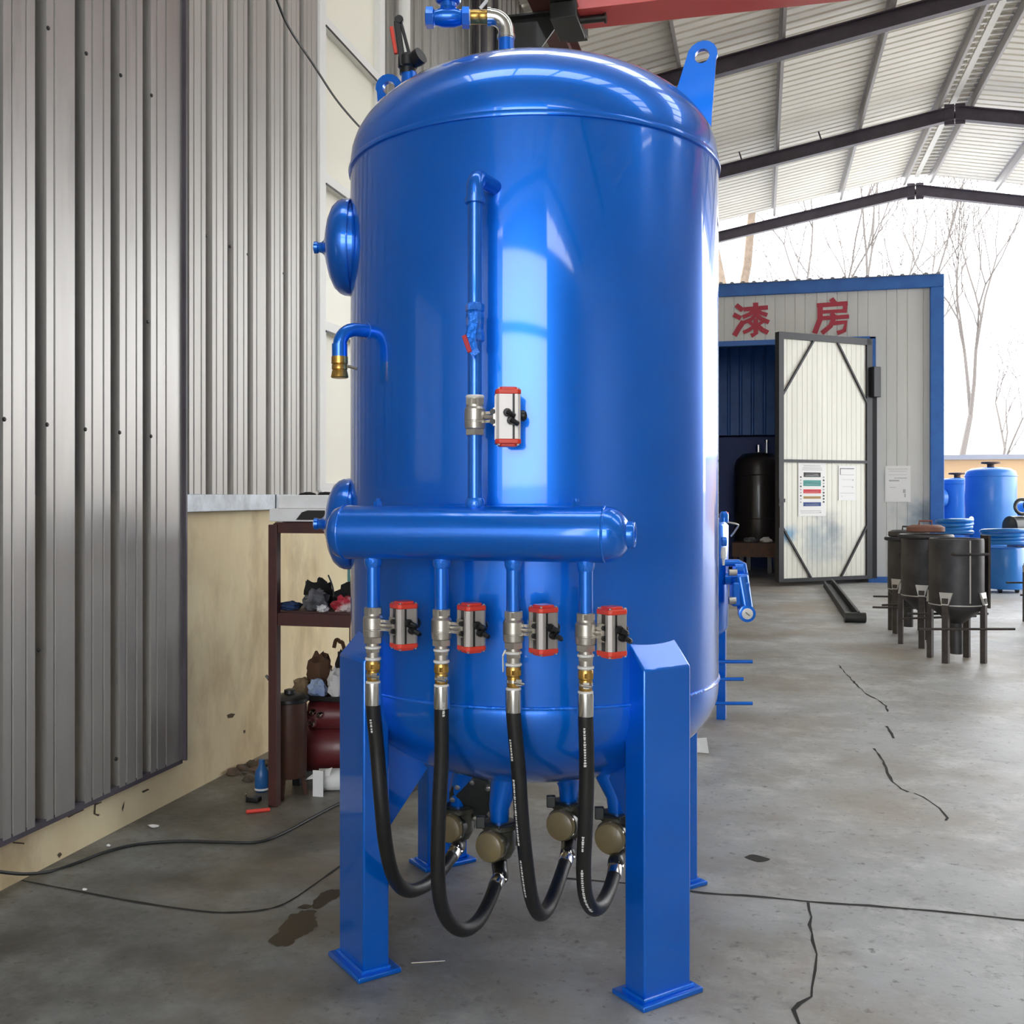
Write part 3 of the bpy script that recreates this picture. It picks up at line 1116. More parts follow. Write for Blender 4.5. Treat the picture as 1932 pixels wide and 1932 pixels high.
zc = 1.723
ball_valve(H(0, .755, zc), tank)
tp = MB().lathe([(.024, 0), (.0265, .003), (.0265, .007), (.024, .01)], H(0, .755, zc + .052), (0, 0, 1), 20)
obj('thread_tape', tp, M['tape'], tank)
actuator(T(958, 787, 2.865), R_(4), tank, H(.022, .755, zc), half=.062, light=True)

HS = (-.3104, -.1012, .1118, .3175)
hose_px = [
    [(712, 1420, 3.0), (720, 1520, 3.0), (728, 1595, 3.03), (743, 1655, 3.10), (768, 1680, 3.22), (800, 1672, 3.36), (828, 1648, 3.48), (848, 1622, 3.56), (856, 1610, 3.6)],
    [(833, 1430, 2.95), (828, 1540, 2.96), (826, 1640, 2.98), (832, 1705, 3.0), (850, 1742, 3.04), (876, 1754, 3.1), (902, 1738, 3.18), (922, 1703, 3.26), (934, 1672, 3.32), (938, 1664, 3.34)],
    [(978, 1450, 2.9), (984, 1540, 2.92), (992, 1620, 2.95), (1002, 1690, 2.99), (1016, 1723, 3.05), (1032, 1715, 3.13), (1048, 1680, 3.22), (1062, 1640, 3.32), (1068, 1622, 3.37)],
    [(1107, 1450, 2.85), (1104, 1560, 2.87), (1101, 1640, 2.9), (1105, 1690, 2.93), (1118, 1714, 2.98), (1134, 1708, 3.05), (1148, 1682, 3.13), (1158, 1652, 3.20), (1160, 1642, 3.22)],
]
valve_at = [((858, 1558), 3.68, (862, 1605)), ((935, 1592), 3.40, (944, 1648)), ((1068, 1552), 3.45, (1072, 1604)), ((1161, 1576), 3.30, (1164, 1626))]
random.seed(3)
for i, s in enumerate(HS):
    zt = HZ - HR
    dpipe = MB().cyl(H(s, HD, zt + .012), H(s, HD, 1.165), PR, n=24)
    dpo = obj('drop_pipe', dpipe, M['blue'], tank)
    obj('socket', MB().lathe([(.026, .006), (.0255, -.012), (.021, -.024)], H(s, HD, zt), (0, 0, 1), 24), M['blue_weld'], dpo)
    zv = 1.122
    ball_valve(H(s, HD, zv), tank)
    actuator(H(s + (.093, .088, .085, .072)[i], HD - .005, zv + .002), R_(33), tank, H(s + .022, HD, zv), half=.05)
    # threaded nipples with white tape, brass union, steel ferrule
    nip = MB().lathe([(.0195, 0), (.0195, -.04), (.018, -.075)], H(s, HD, zv - .048), (0, 0, 1), 20)
    nip.lathe([(.0225, -.012), (.0225, -.03)], H(s, HD, zv - .048), (0, 0, 1), 6)
    npo = obj('threaded_nipple', nip, M['nickel'], tank)
    zz = zv - .052
    for dz in (-.012, -.045):
        obj('thread_tape', MB().lathe([(.0205, dz - .005), (.0235, dz - .003), (.0235, dz + .002), (.0205, dz + .004)], H(s, HD, zz), (0, 0, 1), 20), M['tape'], npo)
    if i == 2:
        obj('tape_tail', MB().bar(H(s - .020, HD + .012, zz - .004), H(s - .027, HD + .015, zz - .02), .004, .012, HN).bar(H(s - .027, HD + .015, zz - .018), H(s - .026, HD + .015, zz - .065), .002, .010, HN), M['tape'], npo)
    bz = zz - .052
    bu = MB().lathe([(.020, 0), (.0215, -.004), (.0215, -.024), (.019, -.028), (.0195, -.036), (.0195, -.052), (.017, -.060)], H(s, HD, bz), (0, 0, 1), 18)
    bu.lathe([(.0235, -.008), (.0235, -.022)], H(s, HD, bz), (0, 0, 1), 6)
    bo_ = obj('brass_union', bu, M['brass'], tank, label='brass hose union', ang=25)
    side = (.014, .004, .022, .006)[i]
    cm = MB().lathe([(.0215, -.036), (.0215, -.044)], H(s, HD, bz), (0, 0, 1), 20)
    cm.box(H(s + side, HD + .02, bz - .040), (.016, .014, .018), R_(-14)).cyl(H(s + side - .014, HD + .026, bz - .040), H(s + side + .016, HD + .026, bz - .043), .0045, n=8)
    obj('hose_clamp', cm, M['chrome'], bo_)
    obj('thread_tape', MB().lathe([(.0195, -.058), (.0215, -.060), (.0215, -.068), (.019, -.070)], H(s, HD, bz), (0, 0, 1), 20), M['tape'], bo_)
    hz = bz - .066
    # hose
    st = H(s, HD, hz)
    pts = [st, st + Vector((0, 0, -.03)), st + Vector((0, 0, -.07))] + [T(*q) for q in hose_px[i]]
    path = spline(pts, 7)
    hr = .0215
    ho = obj('rubber_hose', MB().tube(path, hr, 18), M['rubber'], tank, label='black rubber hose')
    fr_ = MB().lathe([(.0225, .002), (.0232, -.004), (.0232, -.058), (.0226, -.062)], st, (0, 0, 1), 20)
    obj('ferrule', fr_, M['chrome'], ho)
    e0, e1 = path[-1], path[-3]
    ed = (e0 - e1).normalized()
    fe = MB().lathe([(.0232, -.004), (.0236, .002), (.0236, .032), (.021, .038)], e0 - ed * .02, ed, 20)
    fe.lathe([(.026, .034), (.026, .048)], e0 - ed * .02, ed, 6)
    obj('ferrule', fe, M['chrome'], ho)
    # print marks along the hose
    pm = MB()
    acc = 0
    runs = {0: [(.10, .14)], 1: [(.03, .08)], 2: [(.13, .62)], 3: [(.085, .25), (.40, .66)]}[i]
    cx_ = {0: .010, 1: -.006, 2: .015, 3: .004}[i]
    for a, b in zip(path[:-1], path[1:]):
        L2 = (b - a).length
        dn = (b - a).normalized()
        view = ((a + TC) - Vector((0, 0, EYE))).normalized() * -1
        sd = dn.cross(view).normalized()
        vw = sd.cross(dn).normalized()
        k = 0.0
        while k < L2:
            d0 = acc + k
            if any(r0 < d0 < r1 for r0, r1 in runs) and (int(d0 * 20) % 5 != 4):
                q = a + dn * k
                off = cx_
                nrm = (vw * math.sqrt(hr * hr - off * off) + sd * off).normalized()
                tan = nrm.cross(dn).normalized()
                c = q + nrm * (hr + .0006)
                hl = random.uniform(.0018, .0032)
                hw_ = random.uniform(.0025, .0042)
                pm.add([c - dn * hl - tan * hw_, c + dn * hl - tan * hw_, c + dn * hl + tan * hw_ * .6, c - dn * hl + tan * hw_], [(0, 1, 2, 3)])
            k += .0075
        acc += L2
    if pm.v:
        obj('printed_line', pm, M['print'], ho, smooth=False, kind='stuff')
    # metering valve under the tank
    (vx, vy), vd, (bx, by) = valve_at[i]
    vc = T(vx, vy, vd)
    stem_top = Vector((vc.x * .86 + .02, vc.y * .80, belly(math.hypot(vc.x * .86, vc.y * .8)) + .03))
    ob = MB().tube([stem_top, vc + Vector((.012, .05, .11)), vc + Vector((.012, .05, .05))], [.055, .036, .03], 20)
    out_ = obj('bottom_outlet', ob, M['blue'], tank)
    mv = MB()
    mv.lathe([(.058, .058), (.062, .055), (.062, .04), (.052, .034), (.055, -.03), (.040, -.058), (.026, -.066)], vc + Vector((.012, .05, 0)), (0, 0, 1), 24)
    fx = Vector((-.45, -.89, 0)).normalized()
    mv.lathe([(.040, -.05), (.049, -.045), (.049, .045), (.055, .048), (.055, .06)], vc + Vector((.012, .05, -.006)), fx, 24)
    mvo = obj('metering_valve', mv, M['olive'], tank, ang=30, label='olive cast iron metering valve')
    obj('bonnet_cap', MB().lathe([(.047, .058), (.051, .062), (.051, .074), (.047, .081), (.036, .086), (.018, .089), (.004, .0895)], vc + Vector((.012, .05, -.006)), fx, 28), M['olive_cap'], mvo)
    fg = MB().lathe([(.066, .05), (.066, .062)], vc + Vector((.012, .05, 0)), (0, 0, 1), 4)
    fg.box(vc + Vector((-.05, .02, .066)), (.03, .02, .04)).box(vc + Vector((.075, .07, .060)), (.03, .02, .03))
    obj('flange', fg, M['dark_iron'], mvo, bevel=.003)
    sb = Vector((0, 0, 1)).cross(fx)
    bb = MB()
    for a in range(6):
        q = R_(30 + 60 * a)
        bb.lathe([(.006, .058), (.006, .069)], vc + Vector((.012, .05, -.006)) + (sb * math.cos(q) + Vector((0, 0, 1)) * math.sin(q)) * .0475, fx, 6)
    obj('bonnet_bolt', bb, M['nickel'], mvo, kind='stuff')
    el = spline([vc + Vector((.012, .05, -.05)), vc + Vector((.012, .045, -.085)), e0 + ed * .035, e0 + ed * .005], 5)
    obj('outlet_stub', MB().tube(el, [.026] * (len(el) - 4) + [.023, .022, .021, .021], 16), M['black_plastic'], mvo)

hh = T(902, 1488, 3.72)
hhm = obj('hand_hole', MB().lathe([(.075, -.02), (.075, .07), (.092, .072), (.092, .09), (.06, .098)], hh + Vector((0, .06, 0)), (-.15, -.92, -.35), 24), M['dark_iron'], tank, ang=30, label='dark bolted hand hole cover')
hv1 = Vector((-.15, -.92, -.35)).normalized()
hv2 = hv1.cross(Vector((0, 0, 1))).normalized()
hv3 = hv1.cross(hv2)
for k in range(8):
    q = R_(45 * k)
    obj('cover_bolt', MB().lathe([(.010, .088), (.010, .102), (.006, .104)], hh + Vector((0, .06, 0)) + (hv2 * math.cos(q) + hv3 * math.sin(q)) * .078, hv1, 6), M['nickel'], hhm)

# fittings on top of the dome
nz_ = T(955, 80, 3.5)
nx, ny = nz_.x, nz_.y
zb_ = dome(math.hypot(nx, ny)) - .02
nozzle = obj('top_nozzle', MB().cyl((nx, ny, zb_), (nx, ny, 3.062), .027, n=24), M['blue'], tank)
pth = [Vector((nx, ny, 3.058)), Vector((nx, ny, 3.085))]
zr = 3.085
for i in range(1, 11):
    a = i / 10 * math.pi / 2
    pth.append(Vector((nx - .05 * (1 - math.cos(a)), ny, zr + .05 * math.sin(a))))
pth.append(pth[-1] + Vector((-.008, 0, 0)))
el_ = MB().tube(pth, .0275, 22)
el_.lathe([(.0305, 0), (.0305, .012)], (nx, ny, 3.062), (0, 0, 1), 24).lathe([(.031, 0), (.031, .012)], pth[-1] + Vector((.006, 0, 0)), (-1, 0, 0), 24)
obj('pipe_elbow', el_, M['chrome'], tank, label='bright galvanised elbow')
ze = pth[-1].z
xe = pth[-1].x
bn = MB().lathe([(.020, 0), (.024, .006), (.024, .03), (.0225, .033), (.024, .036), (.024, .062), (.020, .07)], (xe, ny, ze), (-1, 0, 0), 20)
bno = obj('brass_nipple', bn, M['brass'], tank)
obj('thread_tape', MB().bar((xe - .03, ny - .02, ze + .02), (xe - .005, ny - .03, ze + .045), .004, .012).lathe([(.0245, 0), (.0255, .004), (.0245, .008)], (xe - .064, ny, ze), (-1, 0, 0), 20), M['tape'], bno)
vb = MB().lathe([(.026, .068), (.030, .07), (.030, .092), (.025, .096), (.032, .12), (.032, .16), (.025, .185), (.030, .19), (.030, .215), (.026, .218)], (xe, ny, ze - .002), (-1, 0, 0), 20)
for a in (.08, .203):
    vb.lathe([(.035, a - .012), (.035, a + .012)], (xe, ny, ze - .002), (-1, 0, 0), 6)
vbo = obj('relief_valve', vb, M['blue'], tank, ang=25)
xb = xe - .14
obj('bonnet', MB().lathe([(.022, .02), (.028, .03), (.028, .045), (.040, .05), (.044, .056), (.044, .13), (.036, .16)], (xb, ny, ze), (0, 0, 1), 24), M['blue'], vbo, ang=25)
# black quick valve with a red lever on the far left of the dome
bv = T(772, 130, 3.72)
bz_ = dome(math.hypot(bv.x, bv.y)) - .02
vs_ = obj('vent_nozzle', MB().cyl((bv.x, bv.y, bz_), (bv.x, bv.y, 3.035), .032, .028, n=20), M['blue'], tank)
v2 = MB().lathe([(.030, 0), (.030, .02), (.036, .026), (.036, .06), (.028, .07)], (bv.x - .005, bv.y, 3.03), (0, 0, 1), 16)
v2.lathe([(.02, 0), (.03, .04), (.03, .06)], (bv.x, bv.y, 3.065), (.75, -.5, .35), 16)
bvo = obj('vent_valve', v2, M['black_plastic'], tank, label='black vent valve with red lever')
top = T(748, 40, 3.72)
lever = MB().bar((bv.x - .02, bv.y - .02, 3.05), (top.x + .004, bv.y - .02, top.z - .01), .018, .022)
lever.bar((bv.x + .012, bv.y - .02, 3.06), (top.x + .02, bv.y - .02, top.z - .02), .012, .012)
lever.lathe([(.016, 0), (.016, .02)], (top.x + .012, bv.y - .03, top.z - .005), (0, 1, 0), 12)
obj('lever_arm', lever, M['black_plastic'], bvo, bevel=.003)
grip = MB().bar((bv.x - .045, bv.y - .02, 3.095), (top.x - .016, bv.y - .02, top.z - .03), .016, .014)
obj('lever_grip', grip, M['red_cap'], bvo, bevel=.003)

# ================================================================== LEFT CORNER: rack and what lies on it
rx0, rt0 = -2.279, 4.54
rack = thing('steel_rack', 'dark red-brown steel rack behind the tank against the cream wall', 'rack', (rx0, rt0, 0))
RWID, RDEP = .83, 1.0
for x in (0, RWID):
    for y in (0, RDEP):
        obj('leg', MB().box((x, y, .68), (.045, .045, 1.36)), M['rack'], rack, smooth=False, bevel=.003)
for z, h in ((1.342, .045), (.905, .06)):
    mb = MB()
    for y in (0, RDEP):
        mb.box((RWID / 2, y, z), (RWID - .05, .04, h))
    for x in (0, RWID):
        mb.box((x, RDEP / 2, z), (.04, RDEP - .05, h))
    obj('shelf_frame', mb, M['rack'], rack, smooth=False, bevel=.002)
for z in (1.366, .936):
    obj('shelf', MB().box((RWID / 2, RDEP / 2, z), (RWID - .002, RDEP - .002, .01)) if z > 1.3 else MB().box((RWID / 2, RDEP / 2 + .01, z), (RWID - .05, RDEP - .03, .01)), M['rack'], rack, smooth=False)
obj('hook', MB().tube([(.28, -.02, 1.33), (.272, -.022, 1.315), (.28, -.022, 1.304), (.288, -.022, 1.312), (.284, -.02, 1.33)], .003, 6), M['dark_iron'], rack)


def rk(px, py, y=None, z=None, dep=5.0):
    return at(px, py, dep)


def flat_box(name, c, size, m, label, cat, rot=0, bevel=.006, **k):
    o = obj(name, MB().box((0, 0, size[2] / 2), size), m, smooth=False, bevel=bevel)
    o.location = c
    o.rotation_euler = (0, 0, rot)
    return tag(o, label, cat, **k)


ZTOP = 1.3712
bx1 = thing('white_case', 'white flat plastic case with a black recess on top of the rack', 'case', (rx0 + .125, rt0 + .12, ZTOP))
obj('body', MB().box((.0, .0, .035), (.30, .25, .062)).box((-.1, -.1, .002), (.03, .03, .004)).box((.1, .1, .002), (.03, .03, .004)), M['white_plastic'], bx1, bevel=.006, smooth=False)
obj('recess', MB().prism([(-.01, -.127, .012), (.14, -.127, .012), (.14, -.127, .058), (.05, -.127, .058), (.02, -.127, .048)], (0, .01, 0)), M['black_plastic'], bx1, smooth=False)
bx2 = thing('white_case', 'upper white flat case stacked on the case with the black recess', 'case', (rx0 + .16, rt0 + .14, ZTOP + .0662))
obj('body', MB().box((0, 0, .033), (.30, .25, .065)), M['white_plastic'], bx2, bevel=.005, smooth=False)
sc_ = MB().blob((-.05, 0, .070), (.09, .05, .02), 3).blob((.04, .02, .070), (.10, .06, .022), 8)
obj('cloth_strap', sc_, M['cloth_black'], bx2)

ZS2 = .9415
random.seed(21)
pile = [
    ('rag', (.035, .10), (.10, .12, .045), 'cloth_blue', 'navy rag at the left end of the cluttered rack shelf'),
    ('rag', (.105, .27), (.15, .14, .15), 'cloth_black', 'tall crumpled black rag on the rack shelf behind the grey one'),
    ('rag', (.165, .11), (.12, .12, .115), 'cloth_grey', 'crumpled mottled grey rag on the rack shelf'),
    ('rag', (.30, .24), (.19, .15, .14), 'cloth_black', 'wide black rag bundle on the rack shelf beside the red cloth'),
    ('rag', (.235, .04), (.055, .06, .035), 'cloth_white', 'small white rag at the front of the rack shelf'),
    ('rag', (.325, .09), (.13, .10, .085), 'cloth_red', 'red and white rag on the rack shelf next to the tank'),
]
for i, (nm, (x, y), s, mm, lab) in enumerate(pile):
    o = obj(nm, MB().blob((0, 0, s[2] * .32), s, i + 1, .55, 18, 11, 2.6), M[mm])
    o.location = (rx0 + x, rt0 + y, ZS2)
    tag(o, lab, 'rag')
flat_box('carton', (rx0 + .33, rt0 + .46, ZS2), (.24, .14, .20), M['teal_box'], 'teal cardboard carton at the back of the rack shelf', 'carton', .1, .003)
wr2 = MB().tube(spline([(rx0 + .235, rt0 + .18, ZS2 + .004), (rx0 + .225, rt0 + .18, ZS2 + .10), (rx0 + .20, rt0 + .18, ZS2 + .165)], 4), .004, 6)
tag(obj('wire_offcut', wr2, M['cable']), 'short dark wire end sticking up from the rack shelf rags', 'wire')

# under the rack
can = thing('oil_can', 'brown metal can with a black lid under the rack beside its leg', 'can', at(547, 1490, 5.12))
can.location.z = 0
obj('body', MB().lathe([(.080, .10), (.083, .105), (.083, .475), (.078, .48)], n=28), M['brown_can'], can)
obj('lid', MB().lathe([(.088, .47), (.093, .475), (.093, .49), (.07, .505), (.03, .512), (.028, .53), (.012, .535)], (.0, 0, 0), n=28), M['black_plastic'], can)
obj('handle', MB().tube(spline([(-.07, -.02, .49), (-.085, -.02, .55), (-.12, -.02, .60)], 5), .007, 8), M['black_plastic'], can)
for a in (0.6, 2.6, 4.6):
    obj('leg', MB().bar((.06 * math.cos(a), .06 * math.sin(a), .12), (.078 * math.cos(a), .078 * math.sin(a), 0), .02, .02), M['brown_can'], can)
mc = thing('compressor', 'dark red machine with silver fittings under the rack', 'machine', at(612, 1480, 5.35))
mc.location.z = 0
obj('tank', MB().lathe([(.03, -.2), (.11, -.19), (.13, -.15), (.13, .25), (.11, .29), (.03, .3)], (0, .05, .18), (1, .2, 0), 28), M['machine_red'], mc)
obj('motor', MB().lathe([(.06, -.12), (.075, -.11), (.075, .1), (.06, .11)], (.04, 0, .36), (1, .2, 0), 24), M['machine_red'], mc)
obj('cover', MB().box((.02, .02, .455), (.32, .22, .025)), M['black_plastic'], mc, bevel=.004)
ff = MB()
for x, z in ((-.06, .375), (-.02, .385), (.02, .375), (-.05, .33), (-.015, .33)):
    ff.lathe([(.016, 0), (.016, .02), (.01, .035)], (x, -.09, z), (0, -1, 0), 10)
obj('fitting', ff, M['chrome'], mc)
ft_ = MB()
for x in (-.12, .18):
    ft_.box((x, 0, .03), (.04, .18, .06))
obj('foot', ft_, M['black_plastic'], mc, bevel=.003)
zc_ = .4685
px0 = mc.location
for i, (dx, dy, s, mm, lab) in enumerate((
        (-.105, -.045, (.085, .09, .10), 'cloth_tan', 'tan rag on the red machine next to the black lidded can'),
        (-.01, -.06, (.10, .08, .10), 'cloth_lblue', 'pale blue rag lying on the front of the red machine'),
        (-.06, .07, (.14, .11, .24), 'cloth_brown', 'peaked brown rag on the pile under the rack'),
        (.085, .07, (.12, .11, .27), 'cloth_black', 'black rag on top of the pile under the rack by the tank leg'),
        (.09, -.06, (.08, .08, .17), 'cloth_white', 'white rag in the pile under the rack'))):
    o = obj('rag', MB().blob((0, 0, s[2] * .32), s, 20 + i, .5, 16, 10, 2.4), M[mm])
    o.location = (px0.x + dx, px0.y + dy, zc_)
    tag(o, lab, 'rag')
# hook handle leaning on the wall under the rack
hk = spline([at(630, 1222, 5.75), at(634, 1208, 5.75), at(641, 1211, 5.75), at(652, 1240, 5.75), at(682, 1480, 5.75)], 5)
tag(obj('pry_bar', MB().tube(hk, .011, 10), M['cloth_brown']), 'curved brown bar end rising behind the tank leg under the rack', 'bar')

pp = thing('paper_roll', 'white paper roll lying on the floor under the rack', 'roll', on_floor(600, 1503))
obj('roll', MB().cyl((-.04, .10, .055), (.08, .14, .055), .055, n=20), M['paper'], pp)
obj('sheet', MB().box((.0, .0, .065), (.055, .004, .13)).prism([(-.10, .05, .06), (.05, .03, .10), (.06, .035, .14), (-.06, .06, .09)], (0, .004, 0)), M['paper'], pp, smooth=False)
bt_ = thing('blue_bottle', 'blue plastic bottle on the floor left of the rack leg', 'bottle', on_floor(494, 1492))
obj('body', MB().lathe([(.03, 0), (.036, .01), (.036, .08), (.033, .10), (.016, .13), (.013, .14)], n=20), M['blue_plastic'], bt_)
obj('cap', MB().lathe([(.016, .138), (.016, .16)], n=14), M['blue_plastic'], bt_)
obj('label_band', MB().lathe([(.0365, .008), (.0365, .018)], n=20), M['white_plastic'], bt_)
cbx = thing('socket_adapter', 'small black adapter on the floor in front of the rack leg', 'adapter', on_floor(478, 1512))
obj('body', MB().box((0, 0, .012), (.07, .045, .024)), M['black_plastic'], cbx, bevel=.004)
obj('clip', MB().box((-.03, -.02, .02), (.006, .01, .04)), M['chrome'], cbx)
rs_ = on_floor(487, 1533)
rs_o = MB().tube([Vector((-.055, -.012, .009)), Vector((-.05, -.011, .009)), Vector((.05, .011, .009)), Vector((.055, .012, .009))], [.005, .009, .009, .005], 10)
o = obj('red_stick', rs_o, M['red_stick'])
o.location = (rs_.x, rs_.y, 0)
o.rotation_euler = (0, 0, TH + .1)
tag(o, 'short orange-red plastic stick on the dark floor before the rack', 'stick')
random.seed(9)
dh = MB()
for i in range(26):
    p = on_floor(random.uniform(430, 505), random.uniform(1440, 1475))
    p.x = max(p.x, LAT + .04)
    s = random.uniform(.03, .09)
    dh.blob((p.x, p.y, s * .12), (s, s, s * .55), i, .5, 7, 5)
o = obj('dirt_heap', dh, M['dirt'], kind='stuff')
tag(o, 'reddish dirt and rubble heaped at the foot of the cream wall', 'dirt')
cb = spline([on_wall(-30, 1640, LAT + .06), on_wall(0, 1645, LAT + .06), on_wall(50, 1649, LAT + .06), on_wall(100, 1643, LAT + .06), on_floor(150, 1626, .008), on_floor(200, 1607, .008), on_floor(260, 1593, .008),
             on_floor(340, 1587, .008), on_floor(420, 1589, .008), on_floor(490, 1588, .008), on_floor(540, 1569, .008), on_floor(590, 1542, .008), on_floor(650, 1512, .008), on_floor(720, 1490, .008)], 8)
tag(obj('floor_cable', MB().tube(cb, .0065, 8), M['cable']), 'dark cable snaking over the floor along the left wall', 'cable')
for i, (x, y, lab) in enumerate(((290, 1561, 'white paper scrap on the dark floor near the left wall'), (205, 1598, 'tiny white scrap beside the cable near the left wall'), (160, 1681, 'tiny white scrap on the slab edge at left'))):
    p = on_floor(x, y)
    o = obj('paper_scrap', MB().blob((0, 0, .006), ((.05, .03, .014), (.022, .014, .012), (.02, .012, .01))[i], i + 2, .5, 8, 5), M['paper'])
    o.location = p
    tag(o, lab, 'scrap')
p = on_floor(1321, 1421)
o = obj('paper_scrap', MB().prism([(-.045, 0, .004), (.05, -.01, .004), (.035, .02, .085), (-.03, .03, .075)], (0, .012, 0)), M['paper'], smooth=False)
o.location = p
tag(o, 'crumpled white paper on the floor behind the tank at right', 'scrap')
a, b = on_floor(776, 1817, .004), on_floor(840, 1813, .004)
tag(obj('wire_offcut', MB().cyl(a, b, .003, n=6), M['chrome']), 'thin shiny wire offcut on the floor between the front tank legs', 'wire')

# long steel bars seen between the legs at left
for i, (x0, y0, x1, y1, w, m_, lab) in enumerate(((720, 1510, 880, 1436, .04, 'dark_iron', 'nearer dark steel bar on the floor behind the tank'),
                                               (720, 1492, 880, 1420, .05, 'rust', 'farther rusty steel bar on the floor behind the tank'))):
    a, b = on_floor(x0, y0, w / 2), on_floor(x1, y1, w / 2)
    tag(obj('steel_bar', MB().bar(a, b, w, w), M[m_], smooth=False, bevel=.003), lab, 'bar')
p = on_floor(752, 1450)
o = obj('cloth_bundle', MB().blob((0, 0, .05), (.34, .26, .19), 4, .5, 18, 10, 2.4), M['cloth_white'])
o.location = p
tag(o, 'pale cloth bundle on the floor seen between the left tank legs', 'bundle')

# ================================================================== SMALL BLUE VESSEL behind the tank at right
sv = thing('small_vessel', 'smaller blue vessel on legs half hidden behind the big tank', 'tank', W(1.205, 6.95, 0), TH)


def S(px, py, y):
    return C3(px, py, y) - Vector((1.205, 6.95, 0))


r_ = .26
obj('shell', MB().lathe([(.01, .50), (.12, .515), (.22, .56), (r_, .62), (r_, 1.30), (.22, 1.345), (.12, 1.375), (.01, 1.385)], n=48), M['blue'], sv, ang=50)
for a in (-.35, 1.2, 2.8, 4.4):
    q = Vector((math.cos(a), math.sin(a), 0)) * .215
    lg = obj('leg', MB().box((q.x, q.y, .32), (.06, .06, .64), a), M['blue'], sv, smooth=False, bevel=.003)
for z, ln in ((.405, .36), (.29, .30), (.13, .36)):
    obj('rung', MB().cyl((-.1, -.2, z), (.21 + ln * .0 + .11 + (ln - .3), -.2, z), .012, n=10), M['blue'], sv)
pv = MB().box(S(1395, 1120, 6.75), (.11, .12, .16))
pv.cyl(S(1395, 1095, 6.75) + Vector((0, 0, .03)), S(1408, 1110, 6.72) + Vector((.0, 0, -.17)), .06, .05, n=20)
cv = obj('control_valve', pv, M['blue'], sv, bevel=.012)
obj('valve_cap', MB().cyl(S(1370, 1092, 6.8), S(1412, 1092, 6.75), .04, n=18), M['blue'], cv)
obj('upper_pipe', MB().tube([S(1360, 1062, 6.8), S(1393, 1062, 6.8), S(1402, 1066, 6.8), S(1405, 1085, 6.8)], .024, 12).cyl(S(1385, 1075, 6.8), S(1400, 1075, 6.8), .05), M['blue'], cv)
g = S(1410, 1158, 6.62)
gg = MB().lathe([(.05, 0), (.055, .01), (.055, .05), (.045, .052)], g + Vector((0, .05, 0)), (0, -1, 0), 24)
ga = obj('gauge', gg, M['blue'], sv)
obj('gauge_face', MB().lathe([(.035, .05), (.036, .054), (.030, .056)], g + Vector((0, .05, 0)), (0, -1, 0), 24), M['glass_dial'], ga)
obj('gauge_needle', MB().bar(g + Vector((-.012, -.008, .01)), g + Vector((.014, -.008, -.012)), .004, .002, (0, 1, 0)), M['ink'], ga)
fv = MB().lathe([(.03, 0), (.03, .05), (.016, .07)], S(1366, 985, 6.7), (0, 0, 1), 14).cyl(S(1362, 1022, 6.66), S(1370, 1022, 6.66), .03)
obj('top_fitting', fv, M['blue'], sv)
obj('red_button', MB().lathe([(.012, 0), (.012, .02)], S(1371, 972, 6.7), (0, 0, 1), 10), M['red_cap'], sv)
obj('air_hose', MB().tube(spline([S(1372, 985, 6.7), S(1392, 990, 6.7), S(1388, 1000, 6.7), S(1379, 1012, 6.7)], 6), .006, 8), M['chrome'], sv)
obj('drain_cock', MB().lathe([(.014, 0), (.018, .03), (.018, .07), (.010, .08), (.008, .12)], S(1365, 1032, 6.66), (0, 0, -1), 12), M['white_plastic'], sv)
obj('side_fitting', MB().cyl(S(1375, 1080, 6.7), S(1390, 1080, 6.7), .022).cyl(S(1375, 1133, 6.7), S(1388, 1133, 6.7), .025), M['nickel'], sv)

# ================================================================== PAINT BOOTH
BT = 18.70
pr_ = on_front(1780, 518, BT)
BX1, BZ = pr_.x, 5.25
BX0 = -2.3
booth = thing('paint_booth', 'white ribbed paint booth with blue trim and red lettering at the hall end', 'booth', (0, BT, 0))
lz = on_front(1400, 648, BT).z                     # lintel height
hx = on_front(1641, 900, BT).x                     # hinge post
ox = -.95                                          # left side of the opening
top_w = .22


def panel(x0, x1, z0, z1, parent, m, name='wall_panel', pitch=.17, y=0.0, depth=.008):
    mb = MB()
    prof = [(x0, 0)]
    x = x0 + pitch
    while x < x1 - .02:
        prof += [(x - .008, 0), (x - .003, depth), (x + .003, depth), (x + .008, 0)]
        x += pitch
    prof.append((x1, 0))
    vs, fs = [], []
    for xx, d in prof:
        vs += [(xx, y + d, z0), (xx, y + d, z1)]
    for i in range(len(prof) - 1):
        fs.append((2 * i, 2 * i + 2, 2 * i + 3, 2 * i + 1))
    n = len(vs)
    vs += [(x0, y + .05, z0), (x0, y + .05, z1), (x1, y + .05, z0), (x1, y + .05, z1)]
    fs += [(n, n + 1, n + 3, n + 2), (0, n, n + 2, n - 2), (1, n - 1, n + 3, n + 1), (0, 1, n + 1, n), (n - 2, n + 2, n + 3, n - 1)]
    mb.add(vs, fs)
    return obj(name, mb, m, parent, smooth=False, fix=False)


